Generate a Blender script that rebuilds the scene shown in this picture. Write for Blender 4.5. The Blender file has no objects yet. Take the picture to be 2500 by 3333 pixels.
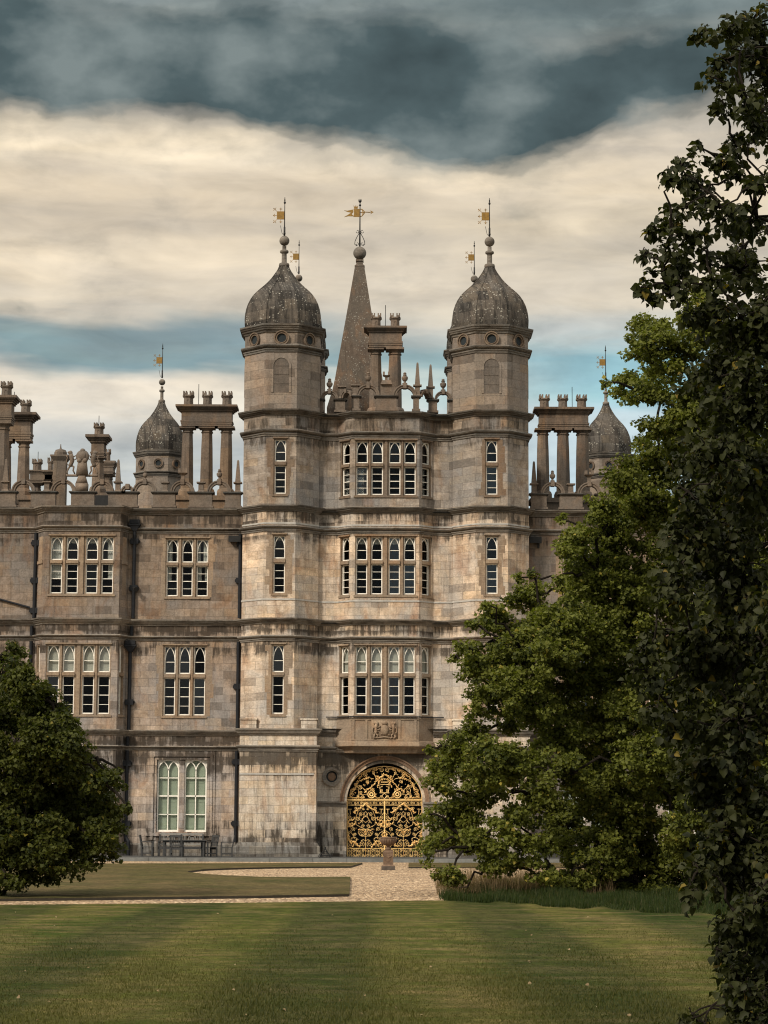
import bpy, math, random
import numpy as np
from math import sin, cos, pi, radians, sqrt, atan2
from mathutils import Vector, Matrix

# ------------------------------------------------------------------ camera, world, sun, exposure
scene = bpy.context.scene
COL = scene.collection
F_PX = 7415.0; PITCH = radians(7.78); ROLL = 0.0045
CAMP = Vector((-0.086, -106.0, 1.7))
cd = bpy.data.cameras.new('camera'); cam = bpy.data.objects.new('camera', cd); COL.objects.link(cam)
cd.sensor_fit = 'HORIZONTAL'; cd.sensor_width = 36.0; cd.lens = F_PX / 2500 * 36.0
cd.clip_start = 0.5; cd.clip_end = 4000
cam.matrix_world = Matrix.Translation(CAMP) @ Matrix.Rotation(pi / 2 + PITCH, 4, 'X') @ Matrix.Rotation(ROLL, 4, 'Z')
scene.camera = cam
SUN_EL = radians(38); SUN_AZ = radians(-138)          # azimuth from +Y towards +X

def nd(nt, typ, loc=(0, 0), **kw):
    n = nt.nodes.new(typ); n.location = loc
    for k, v in kw.items():
        if k in ('operation', 'blend_type', 'data_type', 'noise_dimensions', 'feature', 'sky_type', 'interpolation_type', 'attribute_name', 'clamp', 'distance', 'vector_type', 'voronoi_dimensions'):
            setattr(n, k, v)
    return n

def M_(nt, op, a, b=None, c=None):
    n = nt.nodes.new('ShaderNodeMath'); n.operation = op
    for i, v in enumerate((a, b, c)):
        if v is None: continue
        if isinstance(v, (int, float)): n.inputs[i].default_value = v
        else: nt.links.new(v, n.inputs[i])
    return n.outputs[0]

def MIXC(nt, fac, a, b, mode='MIX'):
    n = nt.nodes.new('ShaderNodeMix'); n.data_type = 'RGBA'; n.blend_type = mode; n.clamp_factor = True
    def s(sock, v):
        if isinstance(v, (tuple, list)): sock.default_value = tuple(v)[:3] + (1,)
        elif isinstance(v, (int, float)): sock.default_value = v if sock.type == 'VALUE' else (v, v, v, 1)
        else: nt.links.new(v, sock)
    s(n.inputs[0], fac); s(n.inputs[6], a); s(n.inputs[7], b)
    return n.outputs[2]

def RAMP(nt, fac, stops, interp='LINEAR'):
    n = nt.nodes.new('ShaderNodeValToRGB'); cr = n.color_ramp; cr.interpolation = interp
    while len(cr.elements) > 1: cr.elements.remove(cr.elements[-1])
    for i, (p, c) in enumerate(stops):
        if isinstance(c, (int, float)): c = (c, c, c)
        e = cr.elements[0] if i == 0 else cr.elements.new(p)
        e.position = p; e.color = tuple(c)[:3] + (1,)
    nt.links.new(fac, n.inputs[0])
    return n.outputs[0]

def NOISE(nt, vec, scale, detail=4, rough=0.55, dist=0.0):
    n = nt.nodes.new('ShaderNodeTexNoise'); n.inputs['Scale'].default_value = scale
    n.inputs['Detail'].default_value = detail; n.inputs['Roughness'].default_value = rough
    n.inputs['Distortion'].default_value = dist
    if vec is not None: nt.links.new(vec, n.inputs['Vector'])
    return n.outputs[0]

def VSC(nt, vec, s, off=(0, 0, 0)):
    n = nt.nodes.new('ShaderNodeMapping'); n.inputs['Scale'].default_value = s; n.inputs['Location'].default_value = off
    nt.links.new(vec, n.inputs['Vector']); return n.outputs[0]

def srgb(r, g, b):
    f = lambda c: (c / 255) / 12.92 if c / 255 <= .04045 else (((c / 255) + .055) / 1.055) ** 2.4
    return (f(r), f(g), f(b))

world = bpy.data.worlds.new("World"); scene.world = world; world.use_nodes = True
def build_world():
    nt = world.node_tree; nt.nodes.clear()
    out = nt.nodes.new('ShaderNodeOutputWorld'); bg = nt.nodes.new('ShaderNodeBackground')
    nt.links.new(bg.outputs[0], out.inputs[0])
    sky = nt.nodes.new('ShaderNodeTexSky'); sky.sky_type = 'NISHITA'; sky.sun_disc = False
    sky.sun_elevation = SUN_EL; sky.sun_rotation = SUN_AZ
    tc = nt.nodes.new('ShaderNodeTexCoord'); sp = nt.nodes.new('ShaderNodeSeparateXYZ')
    nt.links.new(tc.outputs['Generated'], sp.inputs[0])
    az = M_(nt, 'ARCTAN2', sp.outputs[0], sp.outputs[1])
    el = M_(nt, 'ARCSINE', sp.outputs[2])
    u = M_(nt, 'MULTIPLY', az, 7.415)          # about 1.25 either side of the house axis
    v = M_(nt, 'MULTIPLY', el, 7.415)          # 0 at the horizon, 2.7 at 21 degrees up
    cb = nt.nodes.new('ShaderNodeCombineXYZ'); nt.links.new(u, cb.inputs[0]); nt.links.new(v, cb.inputs[1])
    P = cb.outputs[0]
    # warp for cloud edges
    w1 = M_(nt, 'SUBTRACT', NOISE(nt, VSC(nt, P, (1, 1.25, 1)), 1.7, 5, .52), .5)
    w2 = M_(nt, 'SUBTRACT', NOISE(nt, VSC(nt, P, (1, 1.6, 1), (7, 3, 0)), 1.9, 4, .5), .5)
    uw = M_(nt, 'ADD', u, M_(nt, 'MULTIPLY', w1, .5))
    vw = M_(nt, 'ADD', v, M_(nt, 'MULTIPLY', w2, .32))
    # vertical progression of cloud colour; horizontal streaks
    st = M_(nt, 'SUBTRACT', NOISE(nt, VSC(nt, P, (.7, 6, 1), (3, 1, 0)), 1.3, 4, .55, .3), .5)
    vs = M_(nt, 'ADD', v, M_(nt, 'MULTIPLY', st, .20))
    vs = M_(nt, 'ADD', vs, M_(nt, 'MULTIPLY', w2, .12))
    t = M_(nt, 'DIVIDE', vs, 3.0)
    c = lambda *a: srgb(*a)
    left = RAMP(nt, t, [(0.0, c(190, 192, 188)), (.30, c(188, 192, 190)), (.40, c(184, 188, 186)), (.455, c(222, 212, 195)), (.48, c(216, 206, 190)),
                        (.505, c(122, 144, 149)), (.525, c(128, 145, 148)), (.555, c(203, 192, 174)), (.60, c(220, 205, 181)), (.645, c(190, 178, 160)), (.68, c(208, 193, 170)), (.715, c(226, 211, 186)),
                        (.76, c(188, 178, 162)), (.83, c(165, 164, 156)), (.88, c(138, 147, 146)), (1.0, c(120, 132, 132))], 'EASE')
    right = RAMP(nt, t, [(0.0, c(190, 205, 210)), (.36, c(186, 206, 214)), (.43, c(190, 207, 212)), (.46, c(150, 190, 199)), (.492, c(140, 178, 187)),
                         (.53, c(190, 192, 185)), (.57, c(214, 203, 184)), (.615, c(190, 180, 163)), (.65, c(210, 196, 172)), (.69, c(219, 204, 180)), (.76, c(186, 177, 163)), (.82, c(160, 160, 152)), (.87, c(125, 137, 137)), (1.0, c(120, 132, 132))], 'EASE')
    lr = M_(nt, 'SMOOTH_MAX', 0.0, M_(nt, 'SMOOTH_MIN', 1.0, M_(nt, 'ADD', M_(nt, 'MULTIPLY', uw, .8), .45), .1), .1)
    base = MIXC(nt, lr, left, right)
    # light mottling
    mot = NOISE(nt, VSC(nt, P, (1, 3.2, 1), (2, 9, 0)), 2.6, 6, .55, .4)
    base = MIXC(nt, 1.0, base, RAMP(nt, mot, [(.25, .80), (.5, 1.03), (.75, 1.22)]), 'MULTIPLY')
    wis = NOISE(nt, VSC(nt, P, (.7, 4.2, 1), (8, 2, 0)), 2.0, 6, .52, .9)
    base = MIXC(nt, 1.0, base, RAMP(nt, wis, [(.3, (.88, .89, .92)), (.5, (1, 1, 1)), (.72, (1.12, 1.10, 1.06))]), 'MULTIPLY')
    # dark slate cloud as soft blobs (u, v, su, sv, amp) in thousand-pixel units of the view
    def px(x, y): return ((x - 1250) / 1000, (2690 - y) / 1000)
    blobs = [(150, 230, .42, .17, 1.15), (650, 290, .45, .15, 1.2), (1150, 330, .40, .14, 1.1), (1530, 440, .28, .14, 1.1), (1900, 300, .45, .14, 1.1), (2280, 270, .24, .10, .7), (1500, 180, .5, .12, .45),
             (-500, 260, .6, .2, 1.2), (3000, 150, .6, .2, .8), (-100, 60, .3, .08, .35), (700, 130, .25, .1, .5), (1500, 330, .5, .10, .5), (1900, 20, .5, .10, .42), (60, 1060, .10, .03, .45), (1720, 735, .10, .03, .3)]
    tot = None
    for x, y, su, sv, a in blobs:
        bu, bv = px(x, y)
        d = M_(nt, 'ADD', M_(nt, 'POWER', M_(nt, 'ABSOLUTE', M_(nt, 'DIVIDE', M_(nt, 'SUBTRACT', uw, bu), su)), 2.0),
               M_(nt, 'POWER', M_(nt, 'ABSOLUTE', M_(nt, 'DIVIDE', M_(nt, 'SUBTRACT', vw, bv), sv)), 2.0))
        g = M_(nt, 'MULTIPLY', M_(nt, 'EXPONENT', M_(nt, 'MULTIPLY', d, -1.0)), a)
        tot = g if tot is None else M_(nt, 'ADD', tot, g)
    soft = NOISE(nt, VSC(nt, P, (1, 1.5, 1), (1, 5, 0)), 3.2, 6, .55, .3)
    tot = M_(nt, 'ADD', tot, M_(nt, 'MULTIPLY', M_(nt, 'SUBTRACT', soft, .5), .6))
    fin_ = NOISE(nt, VSC(nt, P, (1, 1.8, 1), (6, 6, 0)), 9, 6, .6, .5); tot = M_(nt, 'ADD', tot, M_(nt, 'MULTIPLY', M_(nt, 'SUBTRACT', fin_, .5), .42))
    mask = RAMP(nt, tot, [(.0, 0), (.3, .25), (.55, .6), (.85, .9), (1.15, 1.0)], 'EASE')
    dcol = RAMP(nt, NOISE(nt, VSC(nt, P, (1, 1.5, 1), (4, 2, 0)), 2.2, 5, .5), [(.32, c(60, 73, 76)), (.5, c(76, 91, 94)), (.68, c(120, 131, 131))])
    clouds = MIXC(nt, mask, base, dcol)
    # broad bright overcast away from the view
    hi = RAMP(nt, M_(nt, 'DIVIDE', v, 11.7), [(.24, 0), (.38, 1)])
    bc_ = NOISE(nt, VSC(nt, tc.outputs['Generated'], (1, 1, 1.6), (2, 2, 1)), 2.3, 5, .55, .4)
    clouds = MIXC(nt, hi, clouds, RAMP(nt, bc_, [(.36, (.70, .70, .68)), (.5, (1.2, 1.13, 1.02)), (.64, (1.8, 1.72, 1.55))]))
    # the blue sky itself shows a little in the gaps
    skyc = MIXC(nt, 1.0, sky.outputs[0], (.06, .06, .06), 'MULTIPLY')
    gap = RAMP(nt, soft, [(.3, .0), (.7, .07)])
    fin = MIXC(nt, M_(nt, 'MULTIPLY', gap, M_(nt, 'SUBTRACT', 1.0, mask)), clouds, skyc)
    nt.links.new(fin, bg.inputs[0]); bg.inputs[1].default_value = 1.0
build_world()

sd = bpy.data.lights.new('sun', 'SUN'); sun = bpy.data.objects.new('sun', sd); COL.objects.link(sun)
sd.energy = 3.3; sd.angle = radians(10); sd.color = (1.0, .90, .76)
sdir = Vector((sin(SUN_AZ) * cos(SUN_EL), cos(SUN_AZ) * cos(SUN_EL), sin(SUN_EL)))
sun.rotation_euler = sdir.to_track_quat('Z', 'Y').to_euler()
sun.location = (-30, -60, 60)
scene.view_settings.view_transform = 'Standard'; scene.view_settings.look = 'None'
scene.view_settings.exposure = 0.22; scene.view_settings.gamma = 1.0
scene.render.resolution_x = 768; scene.render.resolution_y = 1024
scene.cycles.pixel_filter_type = 'BLACKMAN_HARRIS'; scene.cycles.filter_width = 1.15; scene.cycles.max_bounces = 6; scene.cycles.transparent_max_bounces = 12

# ------------------------------------------------------------------ measuring helpers
def ray(px, py):
    u = (px - 1250) / F_PX; v = (1666.5 - py) / F_PX
    a = u * cos(ROLL) - v * sin(ROLL); b = u * sin(ROLL) + v * cos(ROLL)
    return Vector((a, cos(PITCH) - b * sin(PITCH), sin(PITCH) + b * cos(PITCH)))
def P(px, py, Y):
    d = ray(px, py); t = (Y - CAMP.y) / d.y
    return CAMP + d * t
def G(px, py, z=0.0):
    d = ray(px, py); t = (z - CAMP.z) / d.z
    return CAMP + d * t
def Z(py, Y, px=1256): return P(px, py, Y).z
def X(px, py, Y): return P(px, py, Y).x

# ------------------------------------------------------------------ mesh builder
class MB:
    def __init__(s): s.v = []; s.f = []; s.sm = []; s.T = None; s.smooth = False
    def V(s, p):
        if s.T: p = s.T(*p)
        s.v.append(tuple(p)); return len(s.v) - 1
    def F(s, ids): s.f.append(tuple(ids)); s.sm.append(s.smooth)
    def poly(s, pts): s.F([s.V(p) for p in pts])
    def box(s, x0, x1, y0, y1, z0, z1):
        i = [s.V(p) for p in ((x0, y0, z0), (x1, y0, z0), (x1, y1, z0), (x0, y1, z0), (x0, y0, z1), (x1, y0, z1), (x1, y1, z1), (x0, y1, z1))]
        for q in ((3, 2, 1, 0), (4, 5, 6, 7), (0, 1, 5, 4), (1, 2, 6, 5), (2, 3, 7, 6), (3, 0, 4, 7)): s.F([i[k] for k in q])
    def taper(s, cx, cy, z0, z1, a0, a1, b0=None, b1=None):
        b0 = a0 if b0 is None else b0; b1 = a1 if b1 is None else b1
        i = [s.V(p) for p in ((cx - a0, cy - b0, z0), (cx + a0, cy - b0, z0), (cx + a0, cy + b0, z0), (cx - a0, cy + b0, z0),
                              (cx - a1, cy - b1, z1), (cx + a1, cy - b1, z1), (cx + a1, cy + b1, z1), (cx - a1, cy + b1, z1))]
        for q in ((3, 2, 1, 0), (4, 5, 6, 7), (0, 1, 5, 4), (1, 2, 6, 5), (2, 3, 7, 6), (3, 0, 4, 7)): s.F([i[k] for k in q])
    def lathe(s, cx, cy, prof, n=16, rot=0.0, caps=True, kx=1.0):
        rings = []
        for r, z in prof:
            rings.append([s.V((cx + r * kx * cos(rot + 2 * pi * k / n), cy + r * sin(rot + 2 * pi * k / n), z)) for k in range(n)])
        for a, b in zip(rings, rings[1:]):
            for k in range(n): s.F((a[k], a[(k + 1) % n], b[(k + 1) % n], b[k]))
        if caps:
            s.F(rings[0][::-1]); s.F(rings[-1])
    def tube(s, pts, r, n=6, r1=None):
        pts = [Vector(p) for p in pts]; m = len(pts)
        rings = []
        for i, p in enumerate(pts):
            d = (pts[min(i + 1, m - 1)] - pts[max(i - 1, 0)])
            if d.length < 1e-9: d = Vector((0, 0, 1))
            d.normalize(); up = Vector((0, 1, 0)) if abs(d.y) < .9 else Vector((1, 0, 0))
            a = d.cross(up).normalized(); b = d.cross(a)
            rr = r if r1 is None else r + (r1 - r) * i / (m - 1)
            if callable(r): rr = r(i / (m - 1))
            rings.append([s.V(p + a * rr * cos(2 * pi * k / n) + b * rr * sin(2 * pi * k / n)) for k in range(n)])
        for a, b in zip(rings, rings[1:]):
            for k in range(n): s.F((a[k], a[(k + 1) % n], b[(k + 1) % n], b[k]))
        s.F(rings[0][::-1]); s.F(rings[-1])
    def ball(s, c, r, n=10, m=7, sc=(1, 1, 1), R=None):
        c = Vector(c); rings = []
        for j in range(1, m):
            th = pi * j / m
            row = []
            for k in range(n):
                q = Vector((r * sc[0] * sin(th) * cos(2 * pi * k / n), r * sc[1] * sin(th) * sin(2 * pi * k / n), -r * sc[2] * cos(th)))
                if R: q = R @ q
                row.append(s.V(c + q))
            rings.append(row)
        q0 = Vector((0, 0, -r * sc[2])); q1 = Vector((0, 0, r * sc[2]))
        if R: q0 = R @ q0; q1 = R @ q1
        a = s.V(c + q0); b = s.V(c + q1)
        for k in range(n):
            s.F((a, rings[0][(k + 1) % n], rings[0][k])); s.F((b, rings[-1][k], rings[-1][(k + 1) % n]))
        for p, q in zip(rings, rings[1:]):
            for k in range(n): s.F((p[k], p[(k + 1) % n], q[(k + 1) % n], q[k]))
    def ring(s, c, r0, r1, y0, y1, a0=0, a1=2 * pi, n=24, kz=1.0):
        """ring segment in the xz plane, between depths y0 (front) and y1"""
        cx, cz = c; full = abs(a1 - a0 - 2 * pi) < 1e-6
        R = []
        for k in range(n + 1):
            a = a0 + (a1 - a0) * k / n
            R.append([s.V((cx + r * cos(a), y, cz + r * kz * sin(a))) for r, y in ((r0, y0), (r1, y0), (r1, y1), (r0, y1))])
        for a, b in zip(R, R[1:]):
            for k in range(4): s.F((a[k], b[k], b[(k + 1) % 4], a[(k + 1) % 4]))
        if not full: s.F(R[0]); s.F(R[-1][::-1])
    def sweep(s, path, prof, closed=False):
        """profile (out, z) swept along a plan path; outward is to the right of travel"""
        n = len(path); pts = [Vector(p) for p in path]
        segn = []
        m = n if closed else n - 1
        for i in range(m):
            d = (pts[(i + 1) % n] - pts[i]).normalized(); segn.append(Vector((d.y, -d.x)))
        cols = []
        for i in range(n):
            if closed: n0, n1 = segn[i - 1], segn[i]
            else: n0 = segn[max(i - 1, 0)]; n1 = segn[min(i, m - 1)]
            mt = (n0 + n1); mt = mt / max(mt.length_squared, .3) * 2
            mt = (n0 + n1) / (1 + max(n0.dot(n1), -.5))
            cols.append([s.V((pts[i].x + mt.x * o, pts[i].y + mt.y * o, z)) for o, z in prof])
        for i in range(m):
            a, b = cols[i], cols[(i + 1) % n]
            for k in range(len(prof) - 1): s.F((a[k], b[k], b[k + 1], a[k + 1]))
        if not closed: s.F(cols[0]); s.F(cols[-1][::-1])
    def build(s, name, mat, parent=None):
        me = bpy.data.meshes.new(name); me.from_pydata(s.v, [], s.f); me.polygons.foreach_set('use_smooth', s.sm)
        me.materials.append(mat); me.update()
        o = bpy.data.objects.new(name, me); COL.objects.link(o)
        if parent is not None: o.parent = parent
        return o

def frame_T(p0, p1):
    """local (s along wall, depth behind the face, z) -> world"""
    p0 = Vector(p0); d = (Vector(p1) - p0); L = d.length; d.normalize(); n = Vector((d.y, -d.x))
    def T(sx, dep, z): return (p0.x + d.x * sx - n.x * dep, p0.y + d.y * sx - n.y * dep, z)
    return T, L

def wall(mb, p0, p1, z0, z1, holes=(), reveal=.3):
    T, L = frame_T(p0, p1); old = mb.T; mb.T = T
    S = sorted({0.0, L} | {h[0] for h in holes} | {h[1] for h in holes}); ZZ = sorted({z0, z1} | {h[2] for h in holes} | {h[3] for h in holes})
    for a, b in zip(S, S[1:]):
        for c, d in zip(ZZ, ZZ[1:]):
            ms, mz = (a + b) / 2, (c + d) / 2
            if any(h[0] < ms < h[1] and h[2] < mz < h[3] for h in holes): continue
            mb.poly([(a, 0, c), (b, 0, c), (b, 0, d), (a, 0, d)])
    for a, b, c, d in holes:
        mb.poly([(a, 0, c), (a, 0, d), (a, reveal, d), (a, reveal, c)]); mb.poly([(b, 0, d), (b, 0, c), (b, reveal, c), (b, reveal, d)])
        mb.poly([(a, 0, c), (a, reveal, c), (b, reveal, c), (b, 0, c)]); mb.poly([(a, 0, d), (b, 0, d), (b, reveal, d), (a, reveal, d)])
    mb.T = old

def empty(name, loc=(0, 0, 0), rz=0.0, parent=None):
    o = bpy.data.objects.new(name, None); o.empty_display_size = .3; COL.objects.link(o); o.location = loc; o.rotation_euler = (0, 0, rz)
    if parent is not None: o.parent = parent
    return o
def tag(o, label=None, cat=None, group=None, kind=None):
    if label: o['label'] = label
    if cat: o['category'] = cat
    if group: o['group'] = group
    if kind: o['kind'] = kind
    return o

# ------------------------------------------------------------------ materials
def new_mat(name):
    m = bpy.data.materials.new(name); m.use_nodes = True; nt = m.node_tree
    b = nt.nodes['Principled BSDF']; return m, nt, b
def simple(name, col, rough=.6, metal=0.0, spec=.5, var=0.0, vscale=6.0, bump=0.0):
    m, nt, b = new_mat(name)
    b.inputs['Roughness'].default_value = rough; b.inputs['Metallic'].default_value = metal; b.inputs['Specular IOR Level'].default_value = spec
    if var:
        tc = nt.nodes.new('ShaderNodeTexCoord')
        n = NOISE(nt, tc.outputs['Object'], vscale, 5, .6)
        c = MIXC(nt, 1.0, col, RAMP(nt, n, [(.25, 1 - var), (.75, 1 + var)]), 'MULTIPLY'); nt.links.new(c, b.inputs['Base Color'])
        if bump:
            bp = nt.nodes.new('ShaderNodeBump'); bp.inputs['Strength'].default_value = bump; bp.inputs['Distance'].default_value = .02
            nt.links.new(n, bp.inputs['Height']); nt.links.new(bp.outputs[0], b.inputs['Normal'])
    else: b.inputs['Base Color'].default_value = tuple(col) + (1,)
    return m

ZMAX = 32.0
def stone(name, tint, dirt, c_lo, c_hi, c_grey, blocks=True, bw=.78, rh=.37, speck=.5, seed=0, streak=.6, stain=(.035, .027, .02), rust=.35, grey_amt=.5, lichen=0.0, sdir=(3.4, .35, 1)):
    """weathered limestone ashlar; tint and dirt are stops over height z/ZMAX"""
    m, nt, b = new_mat(name)
    tc = nt.nodes.new('ShaderNodeTexCoord'); ob = tc.outputs['Object']
    sp = nt.nodes.new('ShaderNodeSeparateXYZ'); nt.links.new(ob, sp.inputs[0])
    xs = M_(nt, 'ADD', sp.outputs[0], M_(nt, 'MULTIPLY', sp.outputs[1], .31))
    cb = nt.nodes.new('ShaderNodeCombineXYZ'); nt.links.new(xs, cb.inputs[0]); nt.links.new(sp.outputs[2], cb.inputs[1]); cb.inputs[2].default_value = seed * 1.7
    U = cb.outputs[0]
    zt = M_(nt, 'DIVIDE', sp.outputs[2], ZMAX)
    big = NOISE(nt, VSC(nt, U, (1, .7, 1), (seed, 0, 0)), .55, 4, .55, .6)
    mid = NOISE(nt, VSC(nt, U, (1, 1, 1), (0, seed, 3)), 2.3, 6, .62, .4)
    fine = NOISE(nt, U, 13, 5, .65)
    grain = NOISE(nt, U, 55, 3, .6)
    strk = NOISE(nt, VSC(nt, U, sdir, (seed * 2, 0, 5)), 1.6, 6, .68, .6)
    col = MIXC(nt, RAMP(nt, mid, [(.33, 0), (.66, 1)]), c_lo, c_hi)
    col = MIXC(nt, M_(nt, 'MULTIPLY', RAMP(nt, big, [(.42, 0), (.60, 1)]), grey_amt), col, c_grey)
    if blocks:
        wv = nt.nodes.new('ShaderNodeVectorMath'); wv.operation = 'ADD'
        nn = nt.nodes.new('ShaderNodeTexNoise'); nn.inputs['Scale'].default_value = .5; nt.links.new(U, nn.inputs['Vector'])
        sc = nt.nodes.new('ShaderNodeVectorMath'); sc.operation = 'SCALE'; sc.inputs['Scale'].default_value = .16
        nt.links.new(nn.outputs['Color'], sc.inputs[0]); nt.links.new(U, wv.inputs[0]); nt.links.new(sc.outputs[0], wv.inputs[1])
        br = nt.nodes.new('ShaderNodeTexBrick'); nt.links.new(wv.outputs[0], br.inputs['Vector'])
        br.inputs['Color1'].default_value = (0, 0, 0, 1); br.inputs['Color2'].default_value = (1, 1, 1, 1); br.inputs['Mortar'].default_value = (.5, .5, .5, 1)
        br.inputs['Scale'].default_value = 1; br.inputs['Brick Width'].default_value = bw; br.inputs['Row Height'].default_value = rh
        br.inputs['Mortar Size'].default_value = .008; br.inputs['Mortar Smooth'].default_value = .3; br.offset = .5; br.squash = 1.0
        bc = nt.nodes.new('ShaderNodeSeparateColor'); nt.links.new(br.outputs['Color'], bc.inputs[0]); rb = bc.outputs[0]
        col = MIXC(nt, 1.0, col, RAMP(nt, rb, [(0, (.62, .60, .58)), (.08, (.70, .69, .69)), (.13, (.90, .91, .93)), (.3, (1.04, 1.0, .93)), (.42, (.92, .94, .97)), (.6, (1.0, .98, .96)), (.7, (1.10, 1.02, .90)), (.85, (.97, .98, 1.0)), (1, (1.24, 1.20, 1.14))]), 'MULTIPLY')
    # ochre and rust seepage
    rm = M_(nt, 'MULTIPLY', RAMP(nt, NOISE(nt, VSC(nt, U, (1.2, .5, 1), (9 + seed, 2, 1)), .8, 5, .6, .8), [(.52, 0), (.68, 1)]), rust)
    col = MIXC(nt, rm, col, (.30, .15, .065))
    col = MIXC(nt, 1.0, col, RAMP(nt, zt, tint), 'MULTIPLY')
    col = MIXC(nt, 1.0, col, RAMP(nt, fine, [(.2, .62), (.5, 1), (.8, 1.30)]), 'MULTIPLY')
    col = MIXC(nt, 1.0, col, RAMP(nt, grain, [(.25, .84), (.75, 1.16)]), 'MULTIPLY')
    # general streaks, then the black crust in bands where water runs
    col = MIXC(nt, M_(nt, 'MULTIPLY', RAMP(nt, strk, [(.48, 0), (.72, 1)]), streak * .6), col, stain)
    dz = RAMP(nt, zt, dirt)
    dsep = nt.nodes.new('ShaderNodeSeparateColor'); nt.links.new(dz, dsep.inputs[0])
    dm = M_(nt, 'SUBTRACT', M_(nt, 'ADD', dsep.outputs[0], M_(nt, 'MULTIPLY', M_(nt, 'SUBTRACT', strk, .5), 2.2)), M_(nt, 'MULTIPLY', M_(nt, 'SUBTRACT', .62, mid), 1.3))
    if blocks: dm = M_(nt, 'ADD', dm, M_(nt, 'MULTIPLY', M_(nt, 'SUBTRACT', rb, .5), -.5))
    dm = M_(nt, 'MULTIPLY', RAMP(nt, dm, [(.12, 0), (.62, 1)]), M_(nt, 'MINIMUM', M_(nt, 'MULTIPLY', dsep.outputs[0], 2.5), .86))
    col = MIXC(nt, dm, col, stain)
    if speck:
        sn = NOISE(nt, U, 26, 4, .7); area = NOISE(nt, VSC(nt, U, (1, 1, 1), (5, seed, 2)), .7, 3, .5)
        sm_ = M_(nt, 'MULTIPLY', RAMP(nt, sn, [(.54, 0), (.62, 1)]), M_(nt, 'MULTIPLY', RAMP(nt, area, [(.47, 0), (.6, 1)]), speck))
        col = MIXC(nt, sm_, col, (.05, .045, .042))
    if lichen:
        vo = nt.nodes.new('ShaderNodeTexVoronoi'); vo.inputs['Scale'].default_value = 7.5; nt.links.new(ob, vo.inputs['Vector'])
        la = NOISE(nt, VSC(nt, ob, (1, 1, 1), (3, seed, 0)), 1.4, 4, .6)
        lm = M_(nt, 'MULTIPLY', RAMP(nt, M_(nt, 'ADD', vo.outputs['Distance'], M_(nt, 'MULTIPLY', fine, .35)), [(.37, 1), (.46, 0)]), M_(nt, 'MULTIPLY', RAMP(nt, la, [(.42, 0), (.58, 1)]), lichen))
        col = MIXC(nt, lm, col, (.36, .34, .29))
    if blocks:
        col = MIXC(nt, M_(nt, 'MULTIPLY', br.outputs['Fac'], .5), col, (.09, .075, .06))
    nt.links.new(col, b.inputs['Base Color']); b.inputs['Roughness'].default_value = .9; b.inputs['Specular IOR Level'].default_value = .15
    h = M_(nt, 'ADD', M_(nt, 'MULTIPLY', fine, .5), M_(nt, 'MULTIPLY', grain, .2))
    if blocks: h = M_(nt, 'SUBTRACT', h, M_(nt, 'MULTIPLY', br.outputs['Fac'], .9))
    bp = nt.nodes.new('ShaderNodeBump'); bp.inputs['Strength'].default_value = .55; bp.inputs['Distance'].default_value = .025
    nt.links.new(h, bp.inputs['Height']); nt.links.new(bp.outputs[0], b.inputs['Normal'])
    return m

# heights of the string courses (front plane of the turrets)
YW = 1.9                      # wing wall plane
YR = 1.3; YB = .63            # recess between turrets, front of the canted bay
zA, zB, zC, zD, zE, zF, zG, zH = [Z(y, 0, 915) for y in (1351, 1419, 1664, 1730, 2030, 2087, 2393, 2446)]
def zt(z): return min(max(z / ZMAX, 0.0), 1.0)
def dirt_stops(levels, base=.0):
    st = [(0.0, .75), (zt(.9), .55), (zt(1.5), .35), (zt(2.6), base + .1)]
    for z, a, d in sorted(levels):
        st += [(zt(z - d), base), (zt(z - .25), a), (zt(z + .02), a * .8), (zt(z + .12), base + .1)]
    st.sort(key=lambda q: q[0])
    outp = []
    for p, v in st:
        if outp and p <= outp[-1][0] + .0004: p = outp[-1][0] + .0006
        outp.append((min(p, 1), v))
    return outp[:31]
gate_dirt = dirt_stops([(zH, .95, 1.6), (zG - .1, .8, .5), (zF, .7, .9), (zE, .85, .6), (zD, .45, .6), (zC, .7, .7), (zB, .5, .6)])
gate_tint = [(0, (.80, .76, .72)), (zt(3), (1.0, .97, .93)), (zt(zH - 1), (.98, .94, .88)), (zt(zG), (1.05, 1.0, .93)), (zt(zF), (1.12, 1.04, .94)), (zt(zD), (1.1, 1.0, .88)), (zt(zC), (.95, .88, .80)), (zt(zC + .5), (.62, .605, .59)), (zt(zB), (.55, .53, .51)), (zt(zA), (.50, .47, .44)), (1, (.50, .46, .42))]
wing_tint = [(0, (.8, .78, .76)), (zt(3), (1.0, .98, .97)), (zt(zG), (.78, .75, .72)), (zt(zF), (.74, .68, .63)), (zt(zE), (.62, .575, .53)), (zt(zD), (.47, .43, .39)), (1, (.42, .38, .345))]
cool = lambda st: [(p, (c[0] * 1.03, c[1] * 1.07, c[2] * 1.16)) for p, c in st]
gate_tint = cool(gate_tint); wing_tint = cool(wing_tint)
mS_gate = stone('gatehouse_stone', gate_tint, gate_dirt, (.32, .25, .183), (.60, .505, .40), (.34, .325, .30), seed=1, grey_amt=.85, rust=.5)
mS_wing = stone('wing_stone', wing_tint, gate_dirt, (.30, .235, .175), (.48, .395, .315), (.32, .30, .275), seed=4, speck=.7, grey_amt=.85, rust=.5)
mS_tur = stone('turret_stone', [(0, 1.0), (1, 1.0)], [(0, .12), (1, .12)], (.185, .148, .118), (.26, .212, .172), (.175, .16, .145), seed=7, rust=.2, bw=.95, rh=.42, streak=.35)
flat_t = [(0, 1.0), (1, 1.0)]
HS = (.5, 3.2, 1)
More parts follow.
